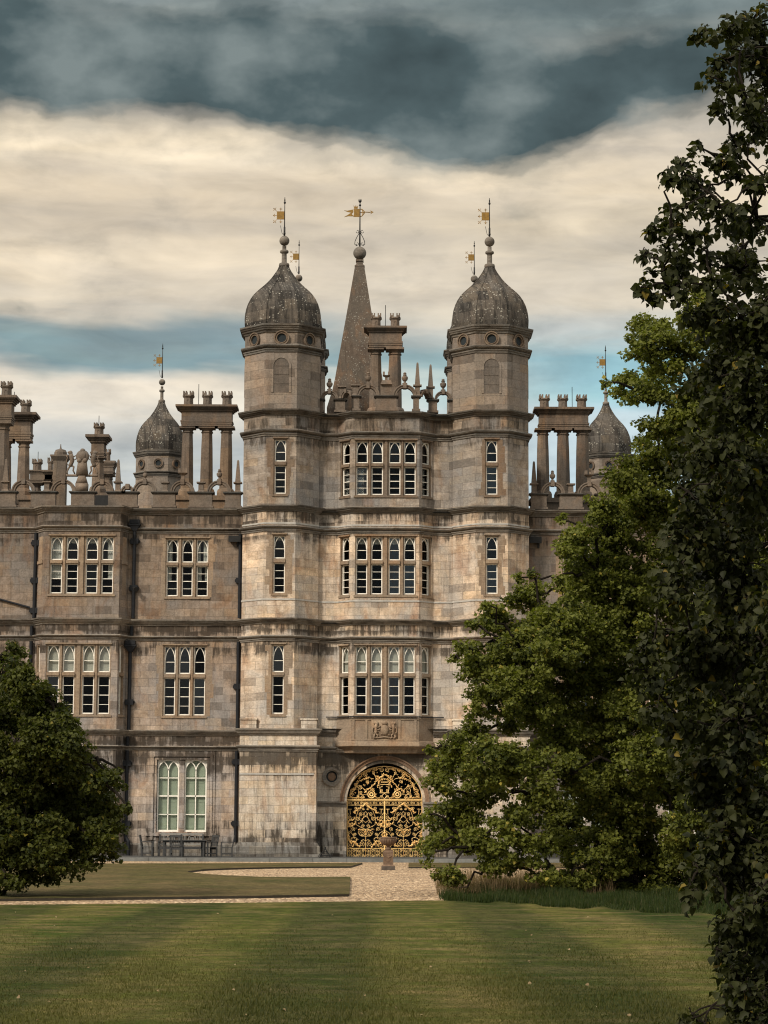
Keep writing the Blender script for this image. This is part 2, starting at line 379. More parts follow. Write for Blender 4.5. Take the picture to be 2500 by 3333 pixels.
mS_trim = stone('window_stone', [(0, 1.05), (zt(zD), 1.0), (zt(zC + .4), (.66, .66, .68)), (1, (.62, .62, .64))], [(0, .1), (1, .1)], (.20, .14, .095), (.30, .225, .155), (.20, .17, .14), blocks=False, seed=2, speck=.25, streak=.3, rust=.3)
mS_corn = stone('cornice_stone', [(0, 1.1), (zt(zF), 1.1), (zt(zC), .85), (1, .75)], [(0, .3), (1, .3)], (.17, .148, .125), (.27, .235, .195), (.13, .127, .12), blocks=False, seed=5, speck=.6, streak=.5, rust=.15, sdir=HS)
mS_par = stone('parapet_stone', flat_t, [(0, .16), (1, .16)], (.125, .094, .072), (.185, .145, .112), (.12, .108, .096), blocks=False, seed=8, speck=.5, streak=.4, rust=.15, sdir=(1, 1, 1))
mS_nich = stone('niche_shade_stone', flat_t, [(0, .2), (1, .2)], (.09, .075, .063), (.14, .115, .095), (.10, .095, .088), blocks=False, seed=23, speck=.3, streak=.3, rust=.05)  # darker stone colour carries the shade inside the turret niches
mS_far = stone('chimney_stone', flat_t, [(0, .14), (1, .14)], (.115, .086, .065), (.19, .142, .105), (.11, .098, .086), seed=11, speck=.3, streak=.45, rust=.25, bw=1.1, rh=1.6)
mS_dome = stone('dome_stone', flat_t, [(0, .42), (1, .42)], (.06, .052, .045), (.135, .115, .095), (.075, .072, .066), seed=12, speck=.8, streak=.8, stain=(.02, .018, .016), rust=.05, bw=.5, rh=.5, lichen=.85)
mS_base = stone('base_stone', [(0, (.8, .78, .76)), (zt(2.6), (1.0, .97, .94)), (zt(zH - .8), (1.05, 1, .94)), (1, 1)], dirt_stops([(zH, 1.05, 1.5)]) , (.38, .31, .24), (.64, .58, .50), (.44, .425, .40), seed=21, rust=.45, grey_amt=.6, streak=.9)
mS_plinth = stone('plinth_stone', flat_t, [(0, .35), (1, .35)], (.13, .12, .105), (.22, .205, .185), (.15, .15, .145), seed=14, speck=.7, streak=.3, rust=.05)
mS_corn2 = stone('parapet_cap_stone', flat_t, [(0, .55), (1, .55)], (.075, .075, .072), (.13, .122, .11), (.07, .075, .075), blocks=False, seed=15, speck=.6, streak=.5, rust=.05, sdir=HS)
mS_corn3 = stone('turret_cornice_stone', flat_t, [(0, .4), (1, .4)], (.11, .10, .088), (.19, .165, .138), (.10, .10, .095), blocks=False, seed=19, speck=.6, streak=.5, rust=.1, sdir=HS)
mS_arch = stone('arch_stone', flat_t, [(0, .2), (1, .2)], (.15, .09, .058), (.27, .17, .11), (.14, .11, .085), blocks=False, seed=17, speck=.3, streak=.6)

m_white = simple('painted_frame', (.80, .76, .68), .55, var=.15, vscale=9)
m_gold = simple('gilding', (.95, .64, .26), .42, metal=.12, var=.5, vscale=30)
m_iron = simple('black_iron', (.018, .018, .018), .6, spec=.2, var=.3)
m_pipe = simple('lead_pipe', (.013, .014, .017), .7, spec=.2, var=.35, vscale=5)
m_lead = simple('lead_flashing', (.36, .34, .31), .6, var=.3, vscale=4)
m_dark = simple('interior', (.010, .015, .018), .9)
m_curtain = simple('curtain', (.55, .55, .52), .9, var=.12, vscale=3)
m_blind = simple('blind', (.50, .49, .43), .9, var=.08, vscale=2)
m_green = simple('green_shutter', (.40, .46, .35), .6, var=.12, vscale=3)
m_vane = simple('gilt_vane', (.22, .12, .018), .5, metal=.2, var=.3, vscale=8)
m_wood = simple('weathered_teak', (.034, .034, .034), .8, var=.35, vscale=7)
m_woodl = simple('pale_weathered_teak', (.20, .195, .18), .8, var=.3, vscale=7)
def glass_mat(refl=.02):
    m, nt, b = new_mat('window_glass'); nt.nodes.remove(b)
    out = nt.nodes['Material Output']; t = nt.nodes.new('ShaderNodeBsdfTransparent'); g = nt.nodes.new('ShaderNodeBsdfGlossy'); g.inputs['Roughness'].default_value = .03
    t.inputs[0].default_value = (.70, .72, .71, 1)
    tc = nt.nodes.new('ShaderNodeTexCoord')
    bp = nt.nodes.new('ShaderNodeBump'); bp.inputs['Strength'].default_value = .12; bp.inputs['Distance'].default_value = .08
    nt.links.new(NOISE(nt, tc.outputs['Object'], 2.2, 2, .5), bp.inputs['Height']); nt.links.new(bp.outputs[0], g.inputs['Normal'])
    mx = nt.nodes.new('ShaderNodeMixShader'); mx.inputs[0].default_value = refl
    nt.links.new(t.outputs[0], mx.inputs[1]); nt.links.new(g.outputs[0], mx.inputs[2]); nt.links.new(mx.outputs[0], out.inputs[0])
    return m
m_glasses = [glass_mat(.012), glass_mat(.012), glass_mat(.03), glass_mat(.055)]; m_glass = m_glasses[0]; rgl = random.Random(12)

# ------------------------------------------------------------------ ground
def grass_mat(name, c1, c2, c3, stripes, seed=0):
    m, nt, b = new_mat(name)
    tc = nt.nodes.new('ShaderNodeTexCoord'); ob = tc.outputs['Object']
    sp = nt.nodes.new('ShaderNodeSeparateXYZ'); nt.links.new(ob, sp.inputs[0])
    n1 = NOISE(nt, VSC(nt, ob, (.5, .12, 1), (seed, 0, 0)), 1.0, 5, .6, .5)
    n2 = NOISE(nt, VSC(nt, ob, (1, .35, 1)), 3.5, 6, .65)
    n3 = NOISE(nt, VSC(nt, ob, (1, .8, 1)), 9, 8, .75)
    n4 = NOISE(nt, VSC(nt, ob, (.45, 1.0, 1), (seed, 4, 0)), 1.5, 8, .72)
    col = MIXC(nt, RAMP(nt, n1, [(.35, 0), (.68, 1)]), c1, c2)
    col = MIXC(nt, M_(nt, 'MULTIPLY', RAMP(nt, n4, [(.44, 0), (.70, 1)]), .8), col, c3)
    a, w, amt = stripes
    sx = M_(nt, 'ADD', M_(nt, 'MULTIPLY', sp.outputs[0], cos(a)), M_(nt, 'MULTIPLY', sp.outputs[1], sin(a)))
    sx = M_(nt, 'ADD', sx, M_(nt, 'MULTIPLY', n1, .4))
    sw = M_(nt, 'SINE', M_(nt, 'MULTIPLY', sx, pi / w))
    stp = RAMP(nt, M_(nt, 'ADD', M_(nt, 'MULTIPLY', sw, .5), .5), [(.3, 0), (.7, 1)])
    col = MIXC(nt, M_(nt, 'MULTIPLY', stp, amt), col, MIXC(nt, 1.0, col, (1.8, 1.6, 1.55), 'MULTIPLY'))
    col = MIXC(nt, 1.0, col, RAMP(nt, n2, [(.25, .7), (.75, 1.3)]), 'MULTIPLY')
    col = MIXC(nt, 1.0, col, RAMP(nt, n3, [(.28, .45), (.72, 1.7)]), 'MULTIPLY')
    nt.links.new(col, b.inputs['Base Color']); b.inputs['Roughness'].default_value = .95; b.inputs['Specular IOR Level'].default_value = .05
    bp = nt.nodes.new('ShaderNodeBump'); bp.inputs['Strength'].default_value = .6; bp.inputs['Distance'].default_value = .04
    nt.links.new(M_(nt, 'ADD', n3, n2), bp.inputs['Height']); nt.links.new(bp.outputs[0], b.inputs['Normal'])
    return m
m_lawn = grass_mat('lawn_grass', (.017, .028, .004), (.038, .042, .009), (.088, .068, .033), (0.0, 1.5, .9))
m_lawn2 = grass_mat('panel_grass', (.040, .042, .013), (.072, .057, .025), (.105, .073, .040), (radians(62), 2.6, .25), seed=5)
def gravel_mat():
    m, nt, b = new_mat('gravel_stones')
    tc = nt.nodes.new('ShaderNodeTexCoord'); ob = tc.outputs['Object']
    vo = nt.nodes.new('ShaderNodeTexVoronoi'); vo.inputs['Scale'].default_value = 20; nt.links.new(VSC(nt, ob, (1, .35, 1)), vo.inputs['Vector'])
    n2 = NOISE(nt, ob, .5, 4, .6); n3 = NOISE(nt, VSC(nt, ob, (1, .3, 1)), 20, 4, .7)
    cs = nt.nodes.new('ShaderNodeSeparateColor'); nt.links.new(vo.outputs['Color'], cs.inputs[0])
    col = RAMP(nt, cs.outputs[0], [(0, (.06, .038, .02)), (.3, (.21, .135, .07)), (.7, (.38, .255, .145)), (1, (.62, .47, .31))])
    col = MIXC(nt, 1.0, col, RAMP(nt, n2, [(.3, .8), (.7, 1.15)]), 'MULTIPLY'); col = MIXC(nt, 1.0, col, RAMP(nt, n3, [(.3, .5), (.7, 1.5)]), 'MULTIPLY')
    nt.links.new(col, b.inputs['Base Color']); b.inputs['Roughness'].default_value = .95
    bp = nt.nodes.new('ShaderNodeBump'); bp.inputs['Strength'].default_value = .8; bp.inputs['Distance'].default_value = .03
    nt.links.new(M_(nt, 'ADD', M_(nt, 'MULTIPLY', vo.outputs['Distance'], -1), n3), bp.inputs['Height']); nt.links.new(bp.outputs[0], b.inputs['Normal'])
    return m
m_gravel = gravel_mat()
m_soil = simple('cut_turf_edge', (.03, .024, .015), .95, var=.3)
m_pave = simple('terrace_paving', (.045, .045, .043), .85, var=.3, vscale=2)
m_kerb = simple('kerb_stone', (.13, .135, .13), .85, var=.35, vscale=2.5)

def struct(name, mb, mat, label=None):
    o = mb.build(name, mat); o['kind'] = 'structure'; return o
def slab(name, pts, ztop, mat, zbot=-.02):
    mb = MB(); n = len(pts)
    top = [mb.V((p[0], p[1], ztop)) for p in pts]; mb.F(top)
    o = struct(name, mb, mat)
    eb = MB()
    for i in range(n):
        a, b = pts[i], pts[(i + 1) % n]
        eb.poly([(a[0], a[1], zbot), (b[0], b[1], zbot), (b[0], b[1], ztop - .003), (a[0], a[1], ztop - .003)])
    struct(name.split('_')[0] + '_edge', eb, m_soil)
    return o
gb = MB(); gb.poly([(-1500, -300, -.03), (1500, -300, -.03), (1500, 2500, -.03), (-1500, 2500, -.03)])
struct('ground', gb, m_lawn)
gb = MB(); gb.poly([(-60, -70, 0), (60, -70, 0), (60, -3, 0), (-60, -3, 0)])
struct('gravel_path', gb, m_gravel)
g2 = lambda x, y, z: tuple(G(x, y, z))[:2]
# front lawn: upper edge runs nearly straight across
zl = .045
e0, e1, e2 = g2(-900, 2954, zl), g2(1400, 2931, zl), g2(3600, 2931, zl)
slab('lawn_front', [(-70, -118), (70, -118), (70, e2[1])] + [e2, e1, g2(800, 2938, zl), g2(0, 2945, zl), e0] + [(-70, e0[1])], zl, m_lawn)
# panel of lawn to the left
ptsP = [g2(x, y, .06) for x, y in ((-1200, 2936), (0, 2925), (800, 2916), (1137, 2910), (1141, 2853), (1000, 2854.5), (850, 2853.5), (740, 2849), (660, 2843.5), (612, 2838.5), (612, 2835.5), (660, 2829.5), (740, 2826), (860, 2823), (1000, 2821), (1140, 2820), (1180, 2808.5), (-400, 2812), (-1300, 2815))]
slab('lawn_panel', ptsP, .06, m_lawn2)
ptsR = [g2(x, y, .05) for x, y in ((1330, 2822), (2900, 2822), (2900, 2808), (1330, 2808))]
slab('lawn_strip', ptsR, .05, m_lawn2)
# terrace in front of the house
tb = MB(); tb.box(-60, 60, -4.7, 3.0, -.02, .15); struct('terrace_path', tb, m_pave)
tb = MB()
x = -60.0
rk = random.Random(2)
while x < 60:
    w = rk.uniform(1.1, 1.9); tb.box(x, x + w - .012, -5.05, -4.7, -.02, .156 + rk.uniform(0, .008)); x += w
struct('kerb', tb, m_kerb)

# ------------------------------------------------------------------ THE HOUSE
house = tag(empty('country_house'), 'large honey grey stone country house with domed turret gatehouse and gilded gate', 'house')
XC = 0.0
tcx = (X(1601.5, 1520, 0) - X(913, 1520, 0)) / 2       # turret centre offset
R8 = 1.80                                            # half width of the octagon
def sx(px, py=1700, Y=0.0): return X(px, py, Y)
oc = R8 * math.tan(pi / 8)
bx0 = abs(X(1100, 1700, YR)); bx1 = abs(X(1147, 1700, YB))
pathL = [(-tcx - R8, YW), (-tcx - R8, R8 - oc), (-tcx - oc, 0), (-tcx + oc, 0), (-tcx + R8, R8 - oc), (-tcx + R8, YR), (-bx0, YR), (-bx1, YB)]
path_g = pathL + [(-x, y) for x, y in pathL[::-1]]
zTopWall = Z(1336, 0, 915)
z_bayb = Z(2337, YB)          # foot of the bay windows

def prof_big(z, h=.30, o=.27): return [(-.02, z), (.05, z), (.07, z + h * .18), (.13, z + h * .28), (.15, z + h * .42), (o * .72, z + h * .5), (o * .78, z + h * .64), (o * .95, z + h * .72), (o, z + h * .92), (-.02, z + h)]
def prof_str(z, h=.34, o=.17): return [(-.02, z), (.045, z), (.05, z + h * .22), (.085, z + h * .26), (.09, z + h * .4), (.04, z + h * .46), (o * .8, z + h * .62), (o, z + h * .78), (o * .85, z + h * .93), (-.02, z + h)]

# --- window lights
SIL = .035
def light(mb, T, a, b, z0, z1, kind, rnd=None):
    """white painted frame of one light in local coordinates; kind 'up' has the pointed head"""
    mb.T = T; d0, d1 = .15, .235; w = .043
    mb.box(a, a + w, d0, d1, z0, z1); mb.box(b - w, b, d0, d1, z0, z1)
    mb.box(a + w, b - w, d0, d1, z1 - w * .8, z1); mb.box(a + w, b - w, d0 - .01, d1, z0, z0 + w * 1.25)
    h = z1 - z0; c = (a + b) / 2; hw = (b - a) / 2 - w
    if kind == 'up':
        zs = z0 + h * .5; n = 7
        mb.box(a + w, b - w, d0 + .01, d1 - .01, z0 + h * .42, z0 + h * .42 + .026)
        for sg in (-1, 1):
            for k in range(n):
                def q(t, r):
                    ang = t * radians(68); Rr = hw * 1.62
                    x = -Rr + (Rr) * cos(ang) + (hw); zz = Rr * 1.0 * sin(ang)
                    return x + r * cos(ang) * .6, zz + r * sin(ang)
                t0, t1 = k / n, (k + 1) / n
                pts = [q(t0, -.02), q(t0, .02), q(t1, .02), q(t1, -.02)]
                zmax = z1 - w * .8; k2 = (zmax - zs) / q(1, 0)[1]
                P4 = [(c + sg * max(x, 0), d0 + .012, min(zs + zz * k2, zmax)) for x, zz in pts]
                Pb = [(x, d1 - .01, z) for x, _, z in P4]
                mb.poly(P4 if sg < 0 else P4[::-1])
                for i in range(4): mb.poly([P4[i], P4[(i + 1) % 4], Pb[(i + 1) % 4], Pb[i]])
    else:
        nb = 3
        for k in range(1, nb + 1):
            zz = z0 + h * k / (nb + 1); tk = .02 if k != 2 else .032
            mb.box(a + w, b - w, d0 + .01, d1 - .01, zz - tk / 2, zz + tk / 2)
    mb.T = None
def pane(T, a, b, z0, z1, parent):
    m = MB(); m.T = T; m.poly([(a, .215, z0), (b, .215, z0), (b, .215, z1), (a, .215, z1)]); return m.build('pane', rgl.choice(m_glasses), parent)
def curtain(T, a, b, z0, z1, parent, mat=None, name='curtain', dep=.34, wave=.02, hem=0.0):
    m = MB(); m.T = T; n = max(6, int((b - a) / .03)); top = []; bot = []
    for k in range(n + 1):
        s_ = a + (b - a) * k / n; dd = dep + wave * sin(k * 1.9)
        top.append(m.V((s_, dd, z1))); bot.append(m.V((s_, dd + wave * .5 * sin(k * .7), z0 + hem * (k / n) ** 2)))
    for k in range(n): m.F((bot[k], bot[k + 1], top[k + 1], top[k]))
    return m.build(name, mat or m_curtain, parent)

rw = random.Random(5)
def window(p0, p1, lights, zu, zl_, quoins=True, hood=True, cur=None, cover=None):
    """lights: [(s0,s1)...]; zu,zl_: (bottom, top) of the upper and lower tiers; returns the hole"""
    T, L = frame_T(p0, p1)
    lo, hi = lights[0][0], lights[-1][1]; g = .05
    hole = (lo - g, hi + g, zl_[0] - g, zu[1] + g)
    m = MB(); m.T = T; f = .035
    xs = [hole[0]] + [v for ab in lights for v in ab] + [hole[1]]
    for i in range(0, len(xs), 2):
        a, b = xs[i], xs[i + 1]
        if i in (0, len(xs) - 2): m.box(a, b, f, .28, hole[2], hole[3])
        else:
            m.box(a, b, f + .05, .28, hole[2], hole[3]); mw = (b - a) * .28; m.box(a + mw, b - mw, f - .02, f + .05, hole[2], hole[3])
    for a, b in lights:
        m.box(a, b, f + .01, .28, zl_[1], zu[0]); m.box(a - .015, b + .015, f - .05, f + .01, zl_[1] + .02, zu[0] - .03)
        m.box(a, b, f, .28, hole[2], zl_[0]); m.box(a, b, f, .28, zu[1], hole[3])
    if hood: m.box(hole[0] - .05, hole[1] + .05, -.06, .0, hole[3] + .002, hole[3] + .07)
    m.box(hole[0] - .06, hole[1] + .06, -.05, .0, hole[2] - .09, hole[2] - .002)
    if quoins:
        z = hole[2]; k = 0
        while z < hole[3] - .05:
            h = rw.uniform(.28, .48); h = min(h, hole[3] - z)
            for sg in (-1, 1):
                w = rw.choice((.14, .30, .2, .36))
                if sg < 0: m.box(hole[0] - w, hole[0] - .002, -.004, .0, z, z + h - .01)
                else: m.box(hole[1] + .002, hole[1] + w, -.004, .0, z, z + h - .01)
            z += h; k += 1
    wo = m.build('window', mS_trim, house)
    for i, (a, b) in enumerate(lights):
        for (z0, z1), kind in ((zu, 'up'), (zl_, 'low')):
            sm = MB(); light(sm, T, a, b, z0, z1, kind); sm.build('sash', m_white, wo)
            pane(T, a + .02, b - .02, z0 + .02, z1 - .02, wo)
            key = (i, kind)
            if cur and key in cur:
                for (fa, fb, fz) in cur[key]:
                    curtain(T, a + (b - a) * fa, a + (b - a) * fb, z0 + (z1 - z0) * fz, z1 - .02, wo)
            if cover and key in cover:
                mt, nm, fz = cover[key]
                curtain(T, a, b, z0 + (z1 - z0) * fz, z1, wo, mt, nm, .30, .002)
    return hole

gw = MB()      # gatehouse walls
up_g = [(1507, 1436), (1823, 1748), (2190, 2104)]
lo_g = [(1610, 1519), (1934, 1836), (2325, 2203)]
# tower windows: (upper, lower) rows in photo pixels of the left turret
up_t = [(1501, 1430), (1817, 1743), (2187, 2100)]
lo_t = [(1606, 1514), (1929, 1832), (2323, 2200)]
zG0 = Z(2375, 0, 915)
cream = {(0, 'up'): [(0, 1, .5)]}
for sg in (-1, 1):
    holes = []
    p0, p1 = ((-tcx - oc, 0), (-tcx + oc, 0)) if sg < 0 else ((tcx - oc, 0), (tcx + oc, 0))
    for lv in range(3):
        zu = tuple(Z(y, 0, 915) for y in up_t[lv]); zl2 = tuple(Z(y, 0, 915) for y in lo_t[lv])
        w = .265
        cur = {(0, 'up'): [(0, 1, .82)]} if lv == 1 and sg < 0 else None
        holes.append(window(p0, p1, [(oc - w, oc + w)], zu, zl2, cur=cur))
    wall(gw, p0, p1, zG0 - .3, zTopWall, holes)
    s_ = sg
    A = [(-tcx - R8, YW + 6), (-tcx - R8, R8 - oc), (-tcx - oc, 0)]
    B = [(-tcx + oc, 0), (-tcx + R8, R8 - oc), (-tcx + R8, YR), (-bx0, YR)]
    if sg > 0:
        A, B = [(tcx + oc, 0), (tcx + R8, R8 - oc), (tcx + R8, YW + 6)], [(bx0, YR), (tcx - R8, YR), (tcx - R8, R8 - oc), (tcx - oc, 0)]
    for Q in (A, B):
        for q0, q1 in zip(Q, Q[1:]): wall(gw, q0, q1, zG0 - .3, zTopWall)
# canted bay
fx = lambda px, py=1700: X(px, py, YB)
L4 = [((1160, 1197), (1209, 1246), (1266, 1303), (1316, 1353)), ((1157, 1193), (1207, 1243), (1264, 1300), (1313, 1349)), ((1157, 1193), (1207, 1243), (1264, 1300), (1313, 1349))]
ymid = [1520, 1840, 2215]
hF, hL, hR = [], [], []
fp0, fp1 = (-bx1, YB), (bx1, YB)
Lf = frame_T((-bx0, YR), (-bx1, YB))[1]
blind_in = {(i, 'up'): (m_blind, 'blind', 0) for i in range(4)}
for lv in range(3):
    zu = tuple(Z(y, YB) for y in up_g[lv]); zl2 = tuple(Z(y, YB) for y in lo_g[lv])
    ls = [(X(a, ymid[lv], YB) + bx1, X(b, ymid[lv], YB) + bx1) for a, b in L4[lv]]
    # make the pairs symmetric
    sy = []
    for i in range(4):
        j = 3 - i; a = (ls[i][0] + (2 * bx1 - ls[j][1])) / 2; b = (ls[i][1] + (2 * bx1 - ls[j][0])) / 2; sy.append((a, b))
    cur = {(i, 'up'): [(0, 1, .72)] for i in range(4)} if lv == 1 else None
    cov = blind_in if lv == 2 else None
    hF.append(window(fp0, fp1, sy, zu, zl2, quoins=False, cur=cur, cover=cov))
    if lv == 0:
        lat = [(frame_T(fp0, fp1)[0], sy[0][0] + .03, sy[0][0] + .36, zl2), (frame_T((-bx0, YR), (-bx1, YB))[0], Lf * .20 + .06, Lf * .20 + .5, zl2), (frame_T((bx1, YB), (bx0, YR))[0], Lf * .80 - .5, Lf * .80 - .14, zl2)]
    cv1 = {(0, 'up'): (m_blind, 'blind', 0)} if lv == 2 else None
    hL.append(window((-bx0, YR), (-bx1, YB), [(Lf * .20, Lf * .20 + .53)], zu, zl2, quoins=False, cover=cv1))
    hR.append(window((bx1, YB), (bx0, YR), [(Lf * .80 - .53, Lf * .80)], zu, zl2, quoins=False, cover=cv1))
wall(gw, fp0, fp1, z_bayb - .02, zTopWall, hF); wall(gw, (-bx0, YR), (-bx1, YB), z_bayb - .02, zTopWall, hL); wall(gw, (bx1, YB), (bx0, YR), z_bayb - .02, zTopWall, hR)
for T_, a, b, (z0, z1) in lat:      # pale panels added for bright sky seen through leaded lattice, three lights
    q = MB(); q.T = T_
    for f0, f1 in ((.03, .27), (.40, .66), (.72, .96)):
        za, zb_ = z0 + (z1 - z0) * f0, z0 + (z1 - z0) * f1; q.poly([(a, .30, za), (b, .30, za), (b, .30, zb_), (a, .30, zb_)])
    lo_ = q.build('lattice_sky_panel', m_curtain, house)
    q = MB(); q.T = T_; st_ = .11; k = -12
    while k < 24:
        for sg in (1, -1):
            p0 = []
            for t in (0, 1):
                p0.append((a + (b - a) * t, z0 + k * st_ + sg * (b - a) * t * 1.2))
            q.tube([(p0[0][0], .285, min(max(p0[0][1], z0), z1)), (p0[1][0], .285, min(max(p0[1][1], z0), z1))], .009, 4)
        k += 1
    q.build('lead_came', m_iron, lo_)
# wall of the gate recess, with the arch opening
ax = 1.775; z_sp = Z(2612, YR); z_ap = Z(2484, YR)
rx0 = tcx - R8 + .02
def arch_wall(mb, x0, x1, z0, z1, y, ax, zs, za, dep):
    n = 28; pts = [(-ax, z0)] + [(-ax * cos(pi * k / n), zs + (za - zs) * sin(pi * k / n)) for k in range(n + 1)] + [(ax, z0)]
    mb.poly([(x0, y, z0), (-ax, y, z0), (-ax, y, z1), (x0, y, z1)]); mb.poly([(ax, y, z0), (x1, y, z0), (x1, y, z1), (ax, y, z1)])
    for a, b in zip(pts[1:-1], pts[2:-1]): mb.poly([(a[0], y, a[1]), (b[0], y, b[1]), (b[0], y, z1), (a[0], y, z1)])
    for a, b in zip(pts, pts[1:]): mb.poly([(a[0], y, a[1]), (a[0], y + dep, a[1]), (b[0], y + dep, b[1]), (b[0], y, b[1])])
rec = MB(); arch_wall(rec, -rx0, rx0, .1, zG0 - .3, YR, ax, z_sp, z_ap, .6)
rec.build('gate_wall', mS_base, house)
gw.build('gatehouse_wall', mS_gate, house)

# oriel foot beneath the bay
ob_ = MB(); zb0 = Z(2429, YB); zb1 = Z(2458, YB)
bp_ = [(-bx0, YR), (-bx1, YB), (bx1, YB), (bx0, YR)]
ob_.sweep(bp_, [(0, z_bayb - .02), (0, zb0 + .25), (.05, zb0 + .2), (.09, zb0 + .04), (.09, zb0), (-.04, zb0 - .04), (-.18, zb0 - .18), (-.22, zb0 - .30), (-.40, zb0 - .34)])
ob_.poly([(-bx0, YR, zb0 - .3), (bx0, YR, zb0 - .3), (bx1, YB + .2, zb0 - .3), (-bx1, YB + .2, zb0 - .3)])
for px in (1090 + 60, 1192, 1300, 1352):     # flat strips framing the panels
    xx = X(px, 2370, YB); ob_.box(xx - .06, xx + .06, YB - .04, YB, zb0 + .28, z_bayb - .06)
ob_.box(-bx1, bx1, YB - .035, YB, zb0 + .25, zb0 + .33); ob_.box(-bx1, bx1, YB - .035, YB, z_bayb - .1, z_bayb - .03)
ori = ob_.build('oriel_base', mS_trim, house)

# carved coat of arms on the oriel
ca = MB(); ca.smooth = True
acx = X(1252, 2375, YB); acz = Z(2375, YB); yy = YB
ca.box(acx - .62, acx + .62, yy - .03, yy, acz - .46, acz + .46)
ra = random.Random(9)
ca.ball((acx, yy - .05, acz - .02), .2, 12, 8, (1, .5, 1.25)); ca.ball((acx, yy - .1, acz - .02), .12, 10, 6, (1, .4, 1.2))
ca.ball((acx, yy - .05, acz + .30), .13, 10, 6, (1.1, .6, .8))
for sg in (-1, 1):
    def Q(a, b): return (acx + sg * a, yy - .06, acz + b)
    ca.ball(Q(.38, .28), .10, 8, 6, (1, .6, 1)); ca.ball(Q(.47, .30), .06, 6, 5)
    ca.tube([Q(.38, .24), Q(.42, .08), Q(.38, -.1), Q(.46, -.22)], .075, 7, .05)
    ca.tube([Q(.38, .12), Q(.28, .10), Q(.2, .18)], .035, 6); ca.tube([Q(.38, 0), Q(.27, -.02), Q(.22, .05)], .03, 6)
    ca.tube([Q(.44, -.18), Q(.32, -.25), Q(.36, -.38), Q(.24, -.4)], .045, 6, .03); ca.tube([Q(.46, -.2), Q(.5, -.34), Q(.42, -.42)], .04, 6)
    ca.tube([Q(.46, -.2), Q(.56, -.12), Q(.55, .05), Q(.5, .1)], .025, 6)
    for k in range(9): ca.ball(Q(ra.uniform(.08, .56), ra.uniform(-.4, .38)), ra.uniform(.025, .05), 6, 4)
ca.tube([(acx - .5, yy - .05, acz - .4), (acx, yy - .07, acz - .34), (acx + .5, yy - .05, acz - .4)], .03, 6)
ca.build('coat_of_arms', mS_trim, house)

# square turret bases with plinths, cornices and corner blocks
bases = MB(); plin = MB(); bc1 = MB()
bxl = tcx + abs(X(1030, 2600, -.15) + tcx) * -1
BW = (X(1030, 2600, -.15) - X(778, 2600, -.15)) / 2; bcx = -(X(1030, 2600, -.15) + X(778, 2600, -.15)) / 2
for sg in (-1, 1):
    c = sg * bcx
    b0, b1 = c - BW, c + BW
    bases = MB()
    for q0, q1 in zip([(b0, YW + .2), (b0, -.15), (b1, -.15), (b1, YW + .2)], [(b0, -.15), (b1, -.15), (b1, YW + .2)]): wall(bases, q0, q1, .1, zG0)
    bases.poly([(b0, -.15, zG0), (b1, -.15, zG0), (b1, YW + .2, zG0), (b0, YW + .2, zG0)])
    # small corner blocks left where the octagon starts
    zc1 = Z(2343, 0, 915)
    for e0_, e1_ in ((b0 + .02, b0 + .75), (b1 - .75, b1 - .02)):
        bases.box(e0_, e1_, -.03 + .02, 1.0, zG0 + .01, zc1); bases.box(e0_ - .04, e1_ + .04, -.07 + .02, 1.0, zc1, zc1 + .07)
    # moulded panel edge on the inner side
    e = b1 - .07 if sg < 0 else b0 + .07
    bases.box(e - .05, e + .05, -.20, -.15, .95, zH - .1)
    bases.build('turret_base', mS_base, house)
    p = MB(); pth = [(b0, YW), (b0, -.15), (b1, -.15), (b1, YW)]
    zp = Z(2742, -.15, 915)
    p.sweep(pth, [(.0, zp), (.06, zp - .03), (.12, zp - .14), (.17, zp - .2), (.17, .38), (.2, .36), (.2, .1)])
    p.build('plinth', mS_plinth, house)
    q = MB(); q.sweep([(b0, YW), (b0, -.15), (b1, -.15), (b1, YR)] if sg < 0 else [(b0, YR), (b0, -.15), (b1, -.15), (b1, YW)], prof_big(Z(2393, -.15, 915), .32, .24))
    q.sweep([(b0, YW), (b0, -.15), (b1, -.15), (b1, YR)] if sg < 0 else [(b0, YR), (b0, -.15), (b1, -.15), (b1, YW)], prof_str(Z(2446, -.15, 915), .30, .17))
    q.build('string_course', mS_corn, house)
    fl = MB(); zz = Z(2522, -.15, 915); fl.box(b0, b1 - .05, -.19, -.15, zz, zz + .07); fl.build('metal_strap', m_lead, house)

# string courses of the gatehouse
for yb, yt, kind, o in ((1351, 1331, 'big', .30), (1419, 1395, 'str', .2), (1664, 1643, 'big', .30), (1730, 1709, 'str', .2), (2030, 2010, 'big', .30), (2087, 2066, 'str', .2)):
    z0 = Z(yb, 0, 915); z1 = Z(yt, 0, 915); h = z1 - z0
    q = MB(); q.sweep(path_g, prof_big(z0, h, o) if kind == 'big' else prof_str(z0, h, o)); q.build('string_course', mS_corn3 if yb < 1700 else mS_corn, house)
# courses in the gate recess (between base and oriel), impost of the arch
q = MB()
for e0_, e1_ in ((-(bcx - BW), -bx0), (bx0, bcx - BW)):
    q.sweep([(e0_, YR), (e1_, YR)], prof_big(Z(2398, YR), .30, .26)); q.sweep([(e0_, YR), (e1_, YR)], prof_str(Z(2450, YR), .28, .17))
q.sweep([(-bx0, YR), (bx0, YR)], prof_str(Z(2453, YR), .2, .1))
q.build('string_course', mS_corn, house)
q = MB()
for sg in (-1, 1):
    e = sorted((sg * (bcx - BW), sg * (ax + .03)))
    q.sweep([(e[0], YR), (e[1], YR)], [(0, z_sp - .2), (.05, z_sp - .2), (.06, z_sp - .08), (.13, z_sp - .05), (.14, z_sp + .02), (0, z_sp + .04)])
q.build('impost_course', mS_corn, house)
